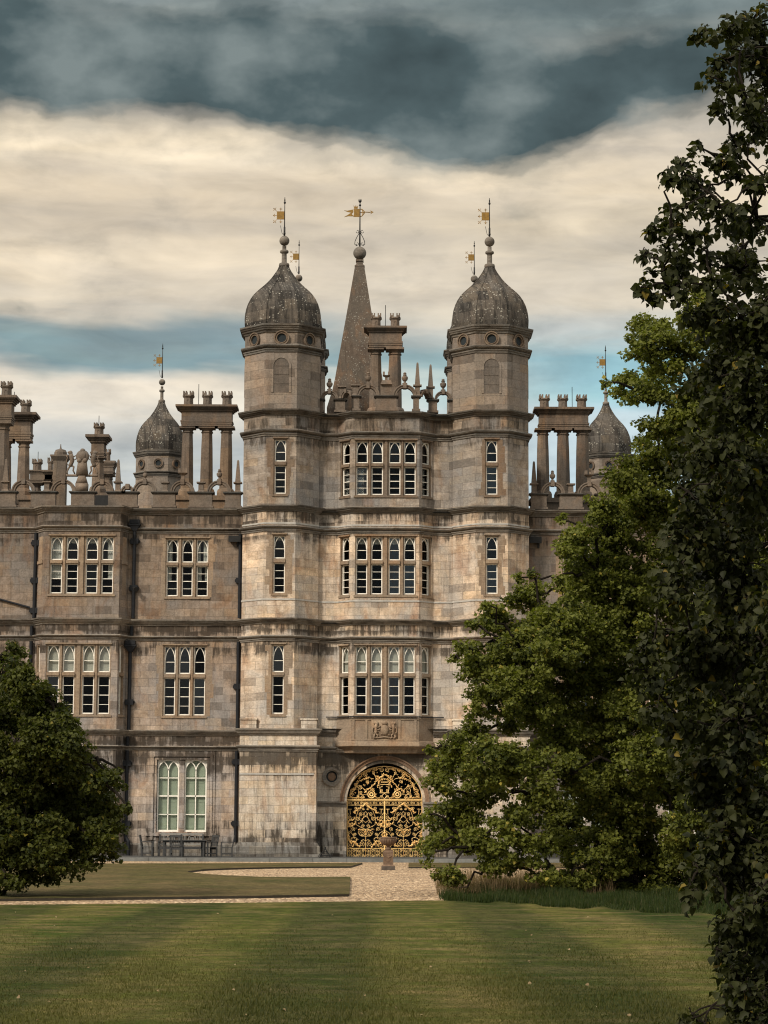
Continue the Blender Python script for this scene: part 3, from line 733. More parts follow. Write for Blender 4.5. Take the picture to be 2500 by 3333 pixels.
# lead straps around the gatehouse
q = MB()
for yb in (1705, 1953):
    z = Z(yb, 0, 915); q.sweep(path_g, [(0.003, z), (.03, z), (.03, z + .07), (.003, z + .075)])
q.build('metal_strap', m_lead, house)
q = MB(); z = Z(2335, YB); q.sweep([(-bx0 - .5, YR - .02), (-bx0, YR - .02), (-bx1, YB - .02), (bx1, YB - .02), (bx0, YR - .02), (bx0 + .5, YR - .02)], [(0.05, z), (.10, z), (.10, z + .05), (.05, z + .05)]); q.build('metal_strap', m_pipe, house)

# arch mouldings, roundels and pilaster strips
q = MB(); kz = (z_ap - z_sp) / ax
n = 36
for (r0, r1, d0, d1) in ((ax, ax + .07, .12, .5), (ax + .07, ax + .13, .04, .3), (ax + .13, ax + .26, -.05, .1), (ax + .26, ax + .32, -.12, .02)):
    q.ring((0, z_sp), r0, r1, YR + d0, YR + d1, 0, pi, n, kz * .99 + .02)
q.build('archivolt', mS_arch, house)
q = MB()
for sg in (-1, 1):
    for (a, b, d) in ((ax + .002, ax + .13, -.012), (ax + .13, ax + .36, -.04)):
        e = sorted((sg * a, sg * b)); q.box(e[0], e[1], YR + d, YR + .3, z_sp + .04, z_sp + .42)
q.build('arch_springer', mS_base, house)
for sg in (-1, 1):
    cx = sg * abs(X(1080, 2528, YR)); cz = Z(2528, YR, 1080)
    q = MB(); q.ring((cx, cz), .26, .33, YR - .11, YR + .05); q.ring((cx, cz), .33, .44, YR - .17, YR + .05)
    ro = q.build('roundel', mS_corn, house); q = MB(); q.ball((cx, YR + .0, cz), .2, 14, 8, (1, .3, 1)); q.build('boss', mS_arch, ro); q = MB(); q.ring((cx, cz), .0005, .3, YR - .012, YR - .003); q.build('recess_shade', m_dark, ro)  # flat near-black disc paints the shade inside the ring
    q = MB(); q.box(cx - .19, cx + .15, YR - .035, YR, .5, cz - .44); q.box(cx - .42, cx + .42, YR - .14, YR, .12, 1.05); q.box(cx - .3, cx + .3, YR - .1, YR, 1.05, 1.2)
    q.build('pilaster', mS_base, house)
q = MB(); q.box(-ax - .3, -ax, YR - .5, YR, .1, .42); q.box(ax, ax + .3, YR - .5, YR, .1, .42); q.build('gate_step', mS_plinth, house)

# carriage passage behind the gate
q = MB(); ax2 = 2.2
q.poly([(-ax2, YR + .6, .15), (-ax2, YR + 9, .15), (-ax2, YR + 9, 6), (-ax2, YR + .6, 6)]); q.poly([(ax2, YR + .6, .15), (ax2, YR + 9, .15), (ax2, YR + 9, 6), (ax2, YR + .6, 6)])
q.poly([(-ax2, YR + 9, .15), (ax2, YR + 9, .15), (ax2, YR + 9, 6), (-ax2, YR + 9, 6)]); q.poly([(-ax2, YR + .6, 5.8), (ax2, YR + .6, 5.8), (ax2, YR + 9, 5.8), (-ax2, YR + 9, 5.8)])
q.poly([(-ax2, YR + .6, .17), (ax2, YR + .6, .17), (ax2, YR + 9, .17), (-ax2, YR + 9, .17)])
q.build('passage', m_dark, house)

# roofs and inner walls
zWr = Z(1665, YW, 400)
q = MB(); q.box(-tcx - R8 + .02, tcx + R8 - .02, 2.0, 12, zTopWall - .4, zTopWall - .2); q.poly([(-tcx, .8, zTopWall - .1), (tcx, .8, zTopWall - .1), (tcx, 3, zTopWall - .1), (-tcx, 3, zTopWall - .1)])
for sg in (-1, 1): q.box(sg * 20 - 13.6 , sg * 20 + 13.6, YW + .1, 48, zWr - .1, zWr + .08)
q.box(-6.8, 6.8, 12, 48, zWr - .1, zWr + .08)
q.build('roof', m_pave, house)
q = MB()
q.poly([(-tcx - R8, 12, 0), (tcx + R8, 12, 0), (tcx + R8, 12, zTopWall), (-tcx - R8, 12, zTopWall)])
for sg in (-1, 1): q.poly([(sg * (tcx + R8), YW + 6, zWr), (sg * (tcx + R8), 12, zWr), (sg * (tcx + R8), 12, zTopWall), (sg * (tcx + R8), YW + 6, zTopWall)])
q.build('rear_wall', mS_gate, house)
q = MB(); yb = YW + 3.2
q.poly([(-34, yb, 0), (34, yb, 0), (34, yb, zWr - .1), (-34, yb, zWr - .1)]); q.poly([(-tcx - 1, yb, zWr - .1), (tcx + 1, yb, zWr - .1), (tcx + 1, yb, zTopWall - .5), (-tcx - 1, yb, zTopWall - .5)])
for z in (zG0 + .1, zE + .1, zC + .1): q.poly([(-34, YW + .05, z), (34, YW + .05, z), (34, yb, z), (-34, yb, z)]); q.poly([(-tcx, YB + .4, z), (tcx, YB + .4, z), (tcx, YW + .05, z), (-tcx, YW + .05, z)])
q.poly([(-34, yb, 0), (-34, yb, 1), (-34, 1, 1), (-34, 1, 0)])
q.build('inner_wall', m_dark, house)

# --- turrets (free standing octagons above the roof)
def octa(cx, cy, r): 
    o = r * math.tan(pi / 8)
    return [(cx - o, cy - r), (cx + o, cy - r), (cx + r, cy - o), (cx + r, cy + o), (cx + o, cy + r), (cx - o, cy + r), (cx - r, cy + o), (cx - r, cy - o)]
def vane(cx, cy, z0, hpole, sc, parent, cable=True):
    """pole with beads and a little banner fringed with fleurs"""
    v = MB(); v.smooth = True
    v.tube([(cx, cy, z0), (cx, cy, z0 + hpole * .55), (cx, cy, z0 + hpole)], .028 * sc, 6, .016 * sc)
    v.ball((cx, cy, z0 + hpole * .06), .06 * sc, 8, 6); v.ball((cx, cy, z0 + hpole * .86), .055 * sc, 8, 6, (1, 1, 1.3)); v.ball((cx, cy, z0 + hpole * .92), .035 * sc, 8, 6)
    v.tube([(cx, cy, z0 + hpole * .93), (cx, cy, z0 + hpole)], .03 * sc, 6, .002)
    v.tube([(cx, cy, z0), (cx, cy, z0 + hpole * .22)], .045 * sc, 6)
    if cable: v.tube([(cx - .02, cy, z0), (cx - .12 * sc, cy, z0 + .12), (cx - .2 * sc, cy, z0 + .5 * sc)], .008 * sc + .004, 5)
    o = v.build('weather_vane', m_iron, parent)
    f = MB(); w = .38 * sc; zf = z0 + hpole * .42
    f.box(cx - w, cx - .02, cy - .012, cy + .012, zf, zf + w * 1.06); f.box(cx - w * .95, cx - .03, cy - .016, cy + .016, zf + .02, zf + .05)
    # fleurs
    def fleur(x, z, a, L):
        d = (cos(a), sin(a)); pn = (-d[1], d[0])
        f.tube([(x, cy, z), (x + d[0] * L, cy, z + d[1] * L)], .012 * sc, 5)
        f.ball((x + d[0] * L, cy, z + d[1] * L), .028 * sc, 6, 5)
        for s2 in (-1, 1):
            f.tube([(x + d[0] * L * .5, cy, z + d[1] * L * .5), (x + d[0] * L * .8 + pn[0] * s2 * L * .3, cy, z + d[1] * L * .8 + pn[1] * s2 * L * .3), (x + d[0] * L * .7 + pn[0] * s2 * L * .5, cy, z + d[1] * L * .7 + pn[1] * s2 * L * .5)], .012 * sc, 5)
    L = .16 * sc; hh = w * 1.06
    fleur(cx - w, zf + hh / 2, pi, L); fleur(cx - w / 2, zf + hh, pi / 2, L); fleur(cx - w / 2, zf, -pi / 2, L)
    fleur(cx - w, zf + hh, pi * .75, L * 1.3); fleur(cx - w, zf, -pi * .75, L * 1.3)
    f.build('banner', m_vane, o)
def turret(cx, cy, zs, r, z_lc, z_uc, z_top, niche=True, oculi=True, name='turret', side_niche=True):
    """shaft from zs, lower cornice at z_lc, upper cornice at z_uc, ball at z_top"""
    k = r / R8
    s = MB(); pth = octa(cx, cy, r)
    for i in range(8): wall(s, pth[i], pth[(i + 1) % 8], zs, z_uc + .1 * k)
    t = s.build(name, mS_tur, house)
    q = MB(); q.sweep(pth, prof_str(z_lc, .38 * k, .20 * k), True); q.sweep(pth, prof_big(z_uc, .42 * k, .26 * k), True)
    q.poly([(p[0], p[1], z_uc + .40 * k) for p in octa(cx, cy, r * 1.08)])
    q.build('cornice', mS_corn3, t)
    zo = (z_lc + .38 * k + z_uc) / 2
    for i in (0, 1, 7):
        a, b = pth[i], pth[(i + 1) % 8]; T, L = frame_T(a, b)
        q = MB(); q.T = T; q.ring((L / 2, zo), .24 * k, .36 * k, -.06 * k, .0, n=24); q.ring((L / 2, zo), .31 * k, .36 * k, -.12 * k, -.05 * k, n=24); q.ring((L / 2, zo), .22 * k, .25 * k, -.09 * k, .0, n=24)
        q.build('oculus', mS_trim, t)
        q = MB(); q.T = T; q.ring((L / 2, zo), .0005, .222 * k, -.012, -.002, n=24); q.build('pane', m_dark, t)
    if niche:
        for i in (0, ) + ((2, 6) if side_niche else ()):
            a, b = pth[i], pth[(i + 1) % 8]; T, L = frame_T(a, b); q = MB(); q.T = T
            zn0, zn1 = z_lc - 1.96, z_lc - .28; hw = .37; zsn = zn1 - .42
            # raised surround and a flat fill, its darker tone painted as hollow shade
            q.ring((L / 2, zsn), hw, hw + .1, -.03, .0, 0, pi, 16, .42 / hw * .98); q.box(L / 2 - hw - .1, L / 2 - hw, -.03, 0, zn0, zsn); q.box(L / 2 + hw, L / 2 + hw + .1, -.03, 0, zn0, zsn)
            q.build('niche_surround', mS_tur, t)
            q = MB(); q.T = T; pts = [(L / 2 - hw, -.004, zn0), (L / 2 + hw, -.004, zn0)] + [(L / 2 + hw * cos(pi * j / 14), -.004, zsn + .42 * sin(pi * j / 14)) for j in range(15)]
            q.poly(pts)
            for zz in (zn0 + .42, zn0 + .86, zn0 + 1.28): q.box(L / 2 - hw, L / 2 + hw, -.02, -.004, zz, zz + .015)
            q.build('niche', mS_nich, t)
    # ogee dome of eight gores with rolls at the angles
    zb = z_uc + .40 * k
    H = z_top - zb
    prof = [(.995, 0), (1.005, .04), (1.01, .09), (1.0, .14), (.975, .195), (.93, .25), (.87, .30), (.79, .348), (.70, .388), (.60, .425), (.495, .463), (.405, .50), (.32, .54), (.25, .58), (.19, .615), (.15, .645), (.125, .67)]
    # profile heights are fractions of the dome+finial height; scale to the photo
    d = MB(); d.smooth = True
    rr = r / cos(pi / 8) * .995
    hs = 1.0
    for g in range(8):
        a0 = -pi / 2 - pi / 8 + g * pi / 4; a1 = a0 + pi / 4; m = 5
        cols = []
        for j in range(m + 1):
            tt = j / m; a = a0 + (a1 - a0) * tt
            bul = 1.0 + .012 * sin(pi * tt)
            x0, y0 = cos(a0), sin(a0); x1, y1 = cos(a1), sin(a1)
            ux, uy = (x0 + (x1 - x0) * tt) * bul, (y0 + (y1 - y0) * tt) * bul
            cols.append([d.V((cx + ux * rr * pr, cy + uy * rr * pr, zb + H * pz)) for pr, pz in prof])
        for A_, B_ in zip(cols, cols[1:]):
            for i in range(len(prof) - 1): d.F((A_[i], B_[i], B_[i + 1], A_[i + 1]))
        d.tube([(cx + cos(a0) * rr * pr, cy + sin(a0) * rr * pr, zb + H * pz) for pr, pz in prof], .03 * k, 5)
    d.build('dome', mS_dome, t)
    f = MB(); f.smooth = True; zc = zb + H * .665
    u = H * .335
    fp = [(.13, 0), (.24, .01), (.26, .06), (.24, .12), (.15, .14), (.125, .17), (.12, .42), (.13, .44), (.2, .455), (.215, .49), (.19, .53), (.10, .55), (.095, .64), (.10, .66)]
    f.lathe(cx, cy, [(a * k, zc + b * u) for a, b in fp], 16)
    f.ball((cx, cy, zc + .83 * u), .245 * k, 18, 12)
    f.build('finial', mS_corn, t)
    return t, zc + u - .01
zS = zTopWall
zlc = Z(1145, 0, 915); zuc = Z(1081, 0, 915)
for sg in (-1, 1):
    for cy in (R8, R8 + 18.5):
        if cy < 5: t, zt_ = turret(sg * tcx, cy, zS, R8, zlc, zuc, Z(766, R8, 915)); ztp = Z(642, R8, 915)
        else: t, zt_ = turret(sg * tcx, cy, zWr, R8 * .85, Z(1216, cy, 961), Z(1164, cy, 961), Z(891, cy, 961), side_niche=False); ztp = Z(782, cy, 961)
        vane(sg * tcx, cy, zt_, ztp - zt_, 1.0 if cy < 5 else .9, t)
# outer turrets of the courtyard ranges
YT = 32.0
for sg, pxc in ((-1, 519), (1, 1980)):
    zz = lambda y: Z(y, YT, 519)
    cx = X(pxc, 1300, YT); r = 79 / F_PX * (YT + 106)
    t, zt_ = turret(cx, YT + r, zWr, r, zz(1548), zz(1482), zz(1215), niche=False)
    vane(cx, YT + r, zt_, zz(1102) - zt_, 1.0, t)

# --- chimneys
def pot(cx, cy, z0, z1, hw, parent):
    m = MB(); h = z1 - z0; n = 8; rot = pi / 8; k = 1 / cos(pi / 8)
    m.lathe(cx, cy, [(hw * .92 * k, z0), (hw * .92 * k, z0 + h * .08), (hw * .80 * k, z0 + h * .10), (hw * .76 * k, z0 + h * .55), (hw * .84 * k, z0 + h * .6), (hw * 1.0 * k, z0 + h * .66), (hw * 1.0 * k, z0 + h * .74), (hw * .9 * k, z0 + h * .76), (hw * .6, z0 + h * .76)], n, rot, caps=True)
    for sg in (-1, 1):
        for sy in (-1, 1):
            a = cx + sg * hw * .56; b = cy + sy * hw * .56; w = hw * .33
            m.box(a - w, a + w, b - w, b + w, z0 + h * .75, z0 + h * .86)
            for s2 in (-1, 1): m.box(a + s2 * w * .65 - w * .35, a + s2 * w * .65 + w * .35, b - w, b + w, z0 + h * .86, z1)
    m.ring((cx, z0 + h * .36), hw * .2, hw * .28, cy - hw * .83, cy - hw * .6, 0, pi, 8); 
    m.box(cx - hw * .28, cx - hw * .2, cy - hw * .83, cy - hw * .6, z0 + h * .14, z0 + h * .36); m.box(cx + hw * .2, cx + hw * .28, cy - hw * .83, cy - hw * .6, z0 + h * .14, z0 + h * .36)
    return m.build('chimney_pot', mS_par, parent)
def chimney(Y, cols, pots, cap, capy, friezey, capitaly, y_bot, y_pot, rod=None, dep=.9):
    """columns carrying an entablature with castellated pots; all sizes measured at plane Y"""
    zz = lambda y: Z(y, Y, (cols[0][0] + cols[-1][1]) / 2)
    x = lambda p, y=1450: X(p, y, Y)
    yc = Y + dep / 2
    m = MB(); h0, h1 = zz(capy[1]), zz(capy[0]); c0, c1 = x(cap[0]), x(cap[1]); f0, f1 = x(friezey[2]), x(friezey[3])
    ov = (c1 - c0 - (f1 - f0)) / 2
    for t0, t1, o in ((0, .25, .25), (.25, .45, .45), (.45, .65, .7), (.65, 1, 1)):
        m.box(f0 - ov * o, f1 + ov * o, Y - ov * o, Y + dep + ov * o, h0 + (h1 - h0) * t0, h0 + (h1 - h0) * t1)
    m.box(f0, f1, Y, Y + dep, zz(friezey[1]), h0)
    za, zb_ = zz(capitaly[0]), zz(friezey[1])
    n = 3
    for k in range(n): m.box(f0 - .03 * k * .8, f1 + .03 * k * .8, Y - .03 * k * .8, Y + dep + .03 * k * .8, za + (zb_ - za) * k / n, za + (zb_ - za) * (k + .86) / n)
    m.box(f0 + .05, f1 - .05, Y + .05, Y + dep - .05, za, zb_)
    st = m.build('chimney_stack', mS_far, house)
    for a, b in cols:
        cx = (x(a) + x(b)) / 2; r = (x(b) - x(a)) / 2; zc0 = zz(capitaly[1]); zc1 = za; zb2 = zz(y_bot); H = zc0 - zb2
        q = MB(); q.smooth = False
        hcap = zc1 - zc0
        q.box(cx - r * 1.28, cx + r * 1.28, yc - r * 1.28, yc + r * 1.28, zc1 - hcap * .3, zc1)
        q.lathe(cx, yc, [(r * 1.08, zb2), (r * 1.04, zb2 + H * .3), (r * .95, zb2 + H * .75), (r * .86, zc0 - .02), (r * 1.0, zc0), (r * 1.0, zc0 + hcap * .15), (r * .88, zc0 + hcap * .2), (r * .9, zc0 + hcap * .45), (r * 1.22, zc0 + hcap * .7)], 8, pi / 8)
        q.lathe(cx, yc, [(r * 1.45, zb2 - .6), (r * 1.45, zb2), (r * 1.3, zb2 + .12), (r * 1.1, zb2 + .16)], 8, pi / 8)
        q.build('chimney_column', mS_far, st)
    for a, b in pots: pot((x(a) + x(b)) / 2, yc, h1 - .02, zz(y_pot), (x(b) - x(a)) / 2, st)
    if rod:
        q = MB(); rx_ = x(rod[0]); q.tube([(rx_, yc, h1), (rx_, yc, zz(rod[1]))], .018, 5); q.build('lightning_rod', m_iron, st)
    q = MB(); q.box(x(cols[0][0]) - .3, x(cols[-1][1]) + .3, Y - .2, Y + dep + .2, zWr - .2, zz(y_bot) - .25)
    q.box(x(cols[0][0]) - .4, x(cols[-1][1]) + .4, Y - .3, Y + dep + .3, zz(y_bot) - .5, zz(y_bot) - .3); q.build('chimney_base', mS_far, st)
    return st
Yc = 9.0
chimney(Yc, [(588, 628), (651, 692), (714, 756)], [(590, 628), (653, 689), (716, 754)], (571, 772), (1319, 1338), (1338, 1367, 589, 753), (1386, 1405), 1598, 1270, (642, 1245))
chimney(Yc, [(1748, 1790), (1813, 1857), (1876, 1921)], [(1756, 1793), (1817, 1853), (1878, 1915)], (1738, 1933), (1327, 1346), (1346, 1375, 1757, 1916), (1393, 1412), 1606, 1281, (1866, 1254))
chimney(Yc, [(1201, 1243), (1261, 1308)], [(1205, 1241), (1266, 1303)], (1183, 1324), (1063, 1081), (1081, 1110, 1199, 1307), (1130, 1150), 1334, 1016, (1253, 987))
chimney(5.0, [(-52, -12), (8 - 28, 32 - 5)], [(-50, -12), (-8, 32)], (-72, 54), (1288, 1312), (1312, 1352, -56, 34), (1370, 1395), 1600, 1238)
chimney(12.0, [(-8, 34), (54, 94)], [(-10, 28), (58, 95)], (-30, 117), (1344, 1368), (1368, 1405, -8, 97), (1428, 1452), 1598, 1298, (38, 1270))
chimney(14.0, [(298, 337)], [(300, 336)], (279, 356), (1416, 1440), (1440, 1470, 297, 338), (1484, 1500), 1590, 1373, (317, 1348))
chimney(20.0, [(334, 368)], [(338, 359)], (322, 377), (1500, 1520), (1520, 1532, 330, 370), (1542, 1556), 1600, 1458, (342, 1440))
chimney(22.0, [(104, 134)], [(102, 136)], (94, 180), (1530, 1542), (1542, 1560, 100, 172), (1572, 1582), 1610, 1491, (121, 1466))
chimney(22.0, [(152, 172)], [(152, 172)], (140, 215), (1532, 1544), (1544, 1560, 148, 205), (1572, 1582), 1610, 1486)
# squat stair head with a small cap dome behind the left parapet
q = MB(); Yq = 10.0; a, b = X(172, 1550, Yq), X(213, 1550, Yq); c = (a + b) / 2; hw = (b - a) / 2; z0 = Z(1498, Yq, 190)
q.box(a, b, Yq, Yq + 2 * hw, zWr, z0); q.taper(c, Yq + hw, z0, z0 + .2, hw * 1.05, hw * 1.45); q.box(c - hw * 1.45, c + hw * 1.45, Yq - hw * .45, Yq + hw * 2.45, z0 + .2, z0 + .28)
q.lathe(c, Yq + hw, [(hw * 1.0, z0 + .28), (hw * 1.02, z0 + .45), (hw * .8, z0 + .58), (hw * .2, z0 + .64), (hw * .12, z0 + .7), (hw * .05, z0 + .9)], 12); q.build('stair_head', mS_far, house)
# dormer / tank behind the parapet
q = MB(); Yq = 6.0; q.box(X(300, 1600, Yq), X(356, 1600, Yq), Yq, Yq + 1.2, zWr, Z(1612, Yq, 330)); q.build('skylight', m_iron, house)

# --- spire of the clock tower
Ys = 26.0; xsP = X(1170, 1000, Ys); sp_ = MB()
zz = lambda y: Z(y, Ys, 1169); wpx = lambda w: w / F_PX * (Ys + 105)
prof = [(1345, 104), (1287, 87), (1250, 79), (1000, 37), (872, 16), (868, 17), (863, 12), (855, 10), (852, 13), (846, 13)]
for (y0, w0), (y1, w1) in zip(prof, prof[1:]): sp_.taper(xsP, Ys, zz(y0), zz(y1), wpx(w0), wpx(w1))
sp_.box(xsP - wpx(104), xsP + wpx(104), Ys - wpx(104), Ys + wpx(104), zWr, zz(1345))
spo = sp_.build('spire', stone('spire_stone', flat_t, [(0, .2), (1, .2)], (.075, .055, .042), (.125, .095, .072), (.09, .08, .066), blocks=False, seed=31, speck=.6, streak=.3, rust=.3, lichen=.5), house)
b_ = MB(); b_.smooth = True; b_.ball((xsP, Ys, zz(824)), wpx(22), 20, 14); b_.build('ball', mS_corn, spo)
v = MB(); v.smooth = True; bz = zz(802); tz = zz(648)
v.tube([(xsP, Ys, bz), (xsP, Ys, tz)], .05, 6, .025); v.ball((xsP, Ys, zz(655)), .08, 8, 6); v.ball((xsP, Ys, zz(668)), .07, 8, 6)
for a in (-1, 1): v.tube([(xsP, Ys, tz - .25), (xsP + a * .09, Ys, tz - .12), (xsP + a * .06, Ys, tz)], .018, 5)
for sg in (-1, 1):
    pts = []
    for (dx, y) in ((10, 800), (17, 795), (16, 785), (10, 772), (3, 760)): pts.append((xsP + sg * wpx(dx), Ys, zz(y)))
    v.tube(pts, .022, 5); 
    for (cx_, cy_, r_) in ((8, 794, 4), (8, 754, 4.5)):
        v.tube([(xsP + sg * wpx(cx_ + r_ * cos(t_)), Ys, zz(cy_ + r_ * sin(t_))) for t_ in np.linspace(0, 5.2, 9)], .018, 5)
    v.tube([(xsP + sg * wpx(3), Ys, zz(762)), (xsP + sg * wpx(4), Ys, zz(756))], .018, 5)
vo_ = v.build('weather_vane', m_iron, spo)
v = MB(); 
def plate(pts, y0=Ys - .02, y1=Ys + .02):
    A_ = [(xsP + wpx(a - 1170), y0, zz(b)) for a, b in pts]; B_ = [(p[0], y1, p[2]) for p in A_]; v.poly(A_); v.poly(B_[::-1])
    for i in range(len(A_)): v.poly([A_[i], B_[i], B_[(i + 1) % len(A_)], A_[(i + 1) % len(A_)]])
plate([(1116, 685), (1128, 686), (1146, 682), (1148, 690), (1142, 697), (1150, 704), (1130, 704), (1116, 707), (1130, 699), (1140, 692), (1128, 690)])
plate([(1148, 680), (1170, 680), (1170, 706), (1148, 706), (1150, 693)])
plate([(1150, 679), (1148, 668), (1153, 674), (1156, 667), (1159, 674), (1164, 668), (1162, 679)])
plate([(1204, 685), (1216, 690), (1205, 697), (1208, 691)])
for pts in (((1170, 680), (1178, 682), (1186, 690), (1206, 691)), ((1170, 706), (1178, 702), (1186, 692)), ((1178, 682), (1180, 692), (1178, 702)), ((1172, 692), (1186, 691))):
    v.tube([(xsP + wpx(a - 1170), Ys, zz(b)) for a, b in pts], .03, 5)
v.build('banner', m_vane, vo_)

# --- pierced parapets: pedestals, arches, urns and obelisks
def urn(mb, cx, cy, z0, h):
    w = h * .27
    mb.lathe(cx, cy, [(w * .8, z0), (w * .8, z0 + h * .06), (w * .4, z0 + h * .1), (w * .35, z0 + h * .2), (w * .85, z0 + h * .34), (w * 1.0, z0 + h * .5), (w * .95, z0 + h * .62), (w * .5, z0 + h * .68), (w * .55, z0 + h * .74), (w * .7, z0 + h * .78), (w * .4, z0 + h * .84), (w * .55, z0 + h * .92), (w * .3, z0 + h)], 12)
def crownlet(mb, cx, cy, z0, h):
    w = h * .42
    mb.box(cx - w * .4, cx + w * .4, cy - w * .4, cy + w * .4, z0, z0 + h * .45); mb.taper(cx, cy, z0 + h * .45, z0 + h * .6, w * .45, w)
    for sg in (-1, 1):
        for s2 in (-1, 1): mb.box(cx + sg * w * .7 - w * .28, cx + sg * w * .7 + w * .28, cy + s2 * w * .7 - w * .28, cy + s2 * w * .7 + w * .28, z0 + h * .6, z0 + h)
def par_arch(T, c, hw, zs, th, top=None, zk=None):
    """half-round arch band standing on the pedestals"""
    m = MB(); m.T = T; kz = .97
    m.ring((c, zs), hw - th, hw - th * .35, .02, .34, 0, pi, 18, kz); m.ring((c, zs), hw - th * .35, hw, -.02, .38, 0, pi, 18, kz)
    k = th * .55; m.poly([(c - k * .7, -.07, zs + hw * kz - th * 1.25), (c + k * .7, -.07, zs + hw * kz - th * 1.25), (c + k, -.07, zs + hw * kz + .05), (c - k, -.07, zs + hw * kz + .05)])
    m.box(c - k, c + k, -.065, .36, zs + hw * kz - th * 1.2, zs + hw * kz + .05)
    o = m.build('parapet_arch', mS_par, house)
    z0 = zs + hw * kz + .05
    if top:
        u_ = MB(); old = T(c, .18, 0); 
        if top[0] == 'urn': urn(u_, old[0], old[1], z0, top[1])
        else: crownlet(u_, old[0], old[1], z0, top[1])
        u_.build('urn' if top[0] == 'urn' else 'crown_finial', mS_par, o)
    return o
def pedestal(T, a, b, z0, zs, lines=True):
    m = MB(); m.T = T
    m.box(a - .06, b + .06, -.06, .44, z0, z0 + .10); m.box(a, b, 0, .38, z0 + .1, zs - .1)
    o = m.build('pedestal', mS_par, house)
    m = MB(); m.T = T; m.box(a - .05, b + .05, -.05, .43, zs - .1, zs - .055); m.box(a - .1, b + .1, -.1, .48, zs - .055, zs); m.build('cap', mS_corn2, o)
    return o
def obelisk(T, c, zs, zcap, ztop, full=True):
    m = MB(); old = T(c, .18, 0); x0, y0 = old[0], old[1]; w = .12
    m.box(x0 - w, x0 + w, y0 - w, y0 + w, zs, zcap - .06); m.taper(x0, y0, zs, zs + .1, w * 1.5, w)
    m.box(x0 - w * 1.7, x0 + w * 1.7, y0 - w * 1.7, y0 + w * 1.7, zcap - .06, zcap)
    if full: m.taper(x0, y0, zcap, ztop - .06, w * 1.05, w * .42); m.taper(x0, y0, ztop - .06, ztop, w * .42, w * .2)
    return m.build('obelisk', mS_par, house)
# gatehouse top
zP0 = Z(1336, YB); zPs = Z(1286, YB)
Tf, Lff = frame_T((-bx1, YB + .1), (bx1, YB + .1))
fX = lambda px: X(px, 1290, YB + .1) + bx1
hw_a = (fX(1236) - fX(1159)) / 2
ca_ = [(fX(1159) + fX(1236)) / 2, 2 * bx1 - (fX(1159) + fX(1236)) / 2]
for c in ca_: par_arch(Tf, c, hw_a, zPs, .16, ('urn', .56))
pedestal(Tf, .02, ca_[0] - hw_a + .16, zP0, zPs); pedestal(Tf, ca_[0] + hw_a - .17, ca_[1] - hw_a + .17, zP0, zPs); pedestal(Tf, ca_[1] + hw_a - .16, Lff - .02, zP0, zPs)
m = MB(); cx_ = 0.0; y_ = YB + .28; m.box(-.28, .28, y_ - .15, y_ + .2, zPs, Z(1250, YB)); m.taper(0, y_, Z(1250, YB), Z(1236, YB), .28, .2); crownlet(m, 0, y_, Z(1236, YB), .42); m.build('crown_finial', mS_par, house)
for sg in (-1, 1):
    q0, q1 = ((-bx0, YR + .1), (-bx1, YB + .1)) if sg < 0 else ((bx1, YB + .1), (bx0, YR + .1))
    T2, L2 = frame_T(q0, q1); par_arch(T2, L2 / 2, .36, zPs - .02, .13)
    # recess arches between bay and turret
    q0, q1 = ((-tcx + R8, YR + .1), (-bx0, YR + .1)) if sg < 0 else ((bx0, YR + .1), (tcx - R8, YR + .1))
    T3, L3 = frame_T(q0, q1)
    mid_ = L3 / 2; hw3 = .42
    par_arch(T3, mid_, hw3, zPs - .04, .13, ('urn', .56))
    if sg < 0: pedestal(T3, 0.0, mid_ - hw3 + .12, zP0 + .05, zPs - .04); pedestal(T3, mid_ + hw3 - .13, L3 + .3, zP0 + .05, zPs - .04)
    else: pedestal(T3, mid_ + hw3 - .12, L3, zP0 + .05, zPs - .04); pedestal(T3, -.25, mid_ - hw3 + .13, zP0 + .05, zPs - .04)
    obelisk(T2, .04 if sg > 0 else L2 - .04, zPs, Z(1250, YB), Z(1176, YB), sg > 0); obelisk(T2, L2 - .04 if sg > 0 else .04, zPs - .02, Z(1256, YR), Z(1183, YR), sg > 0)

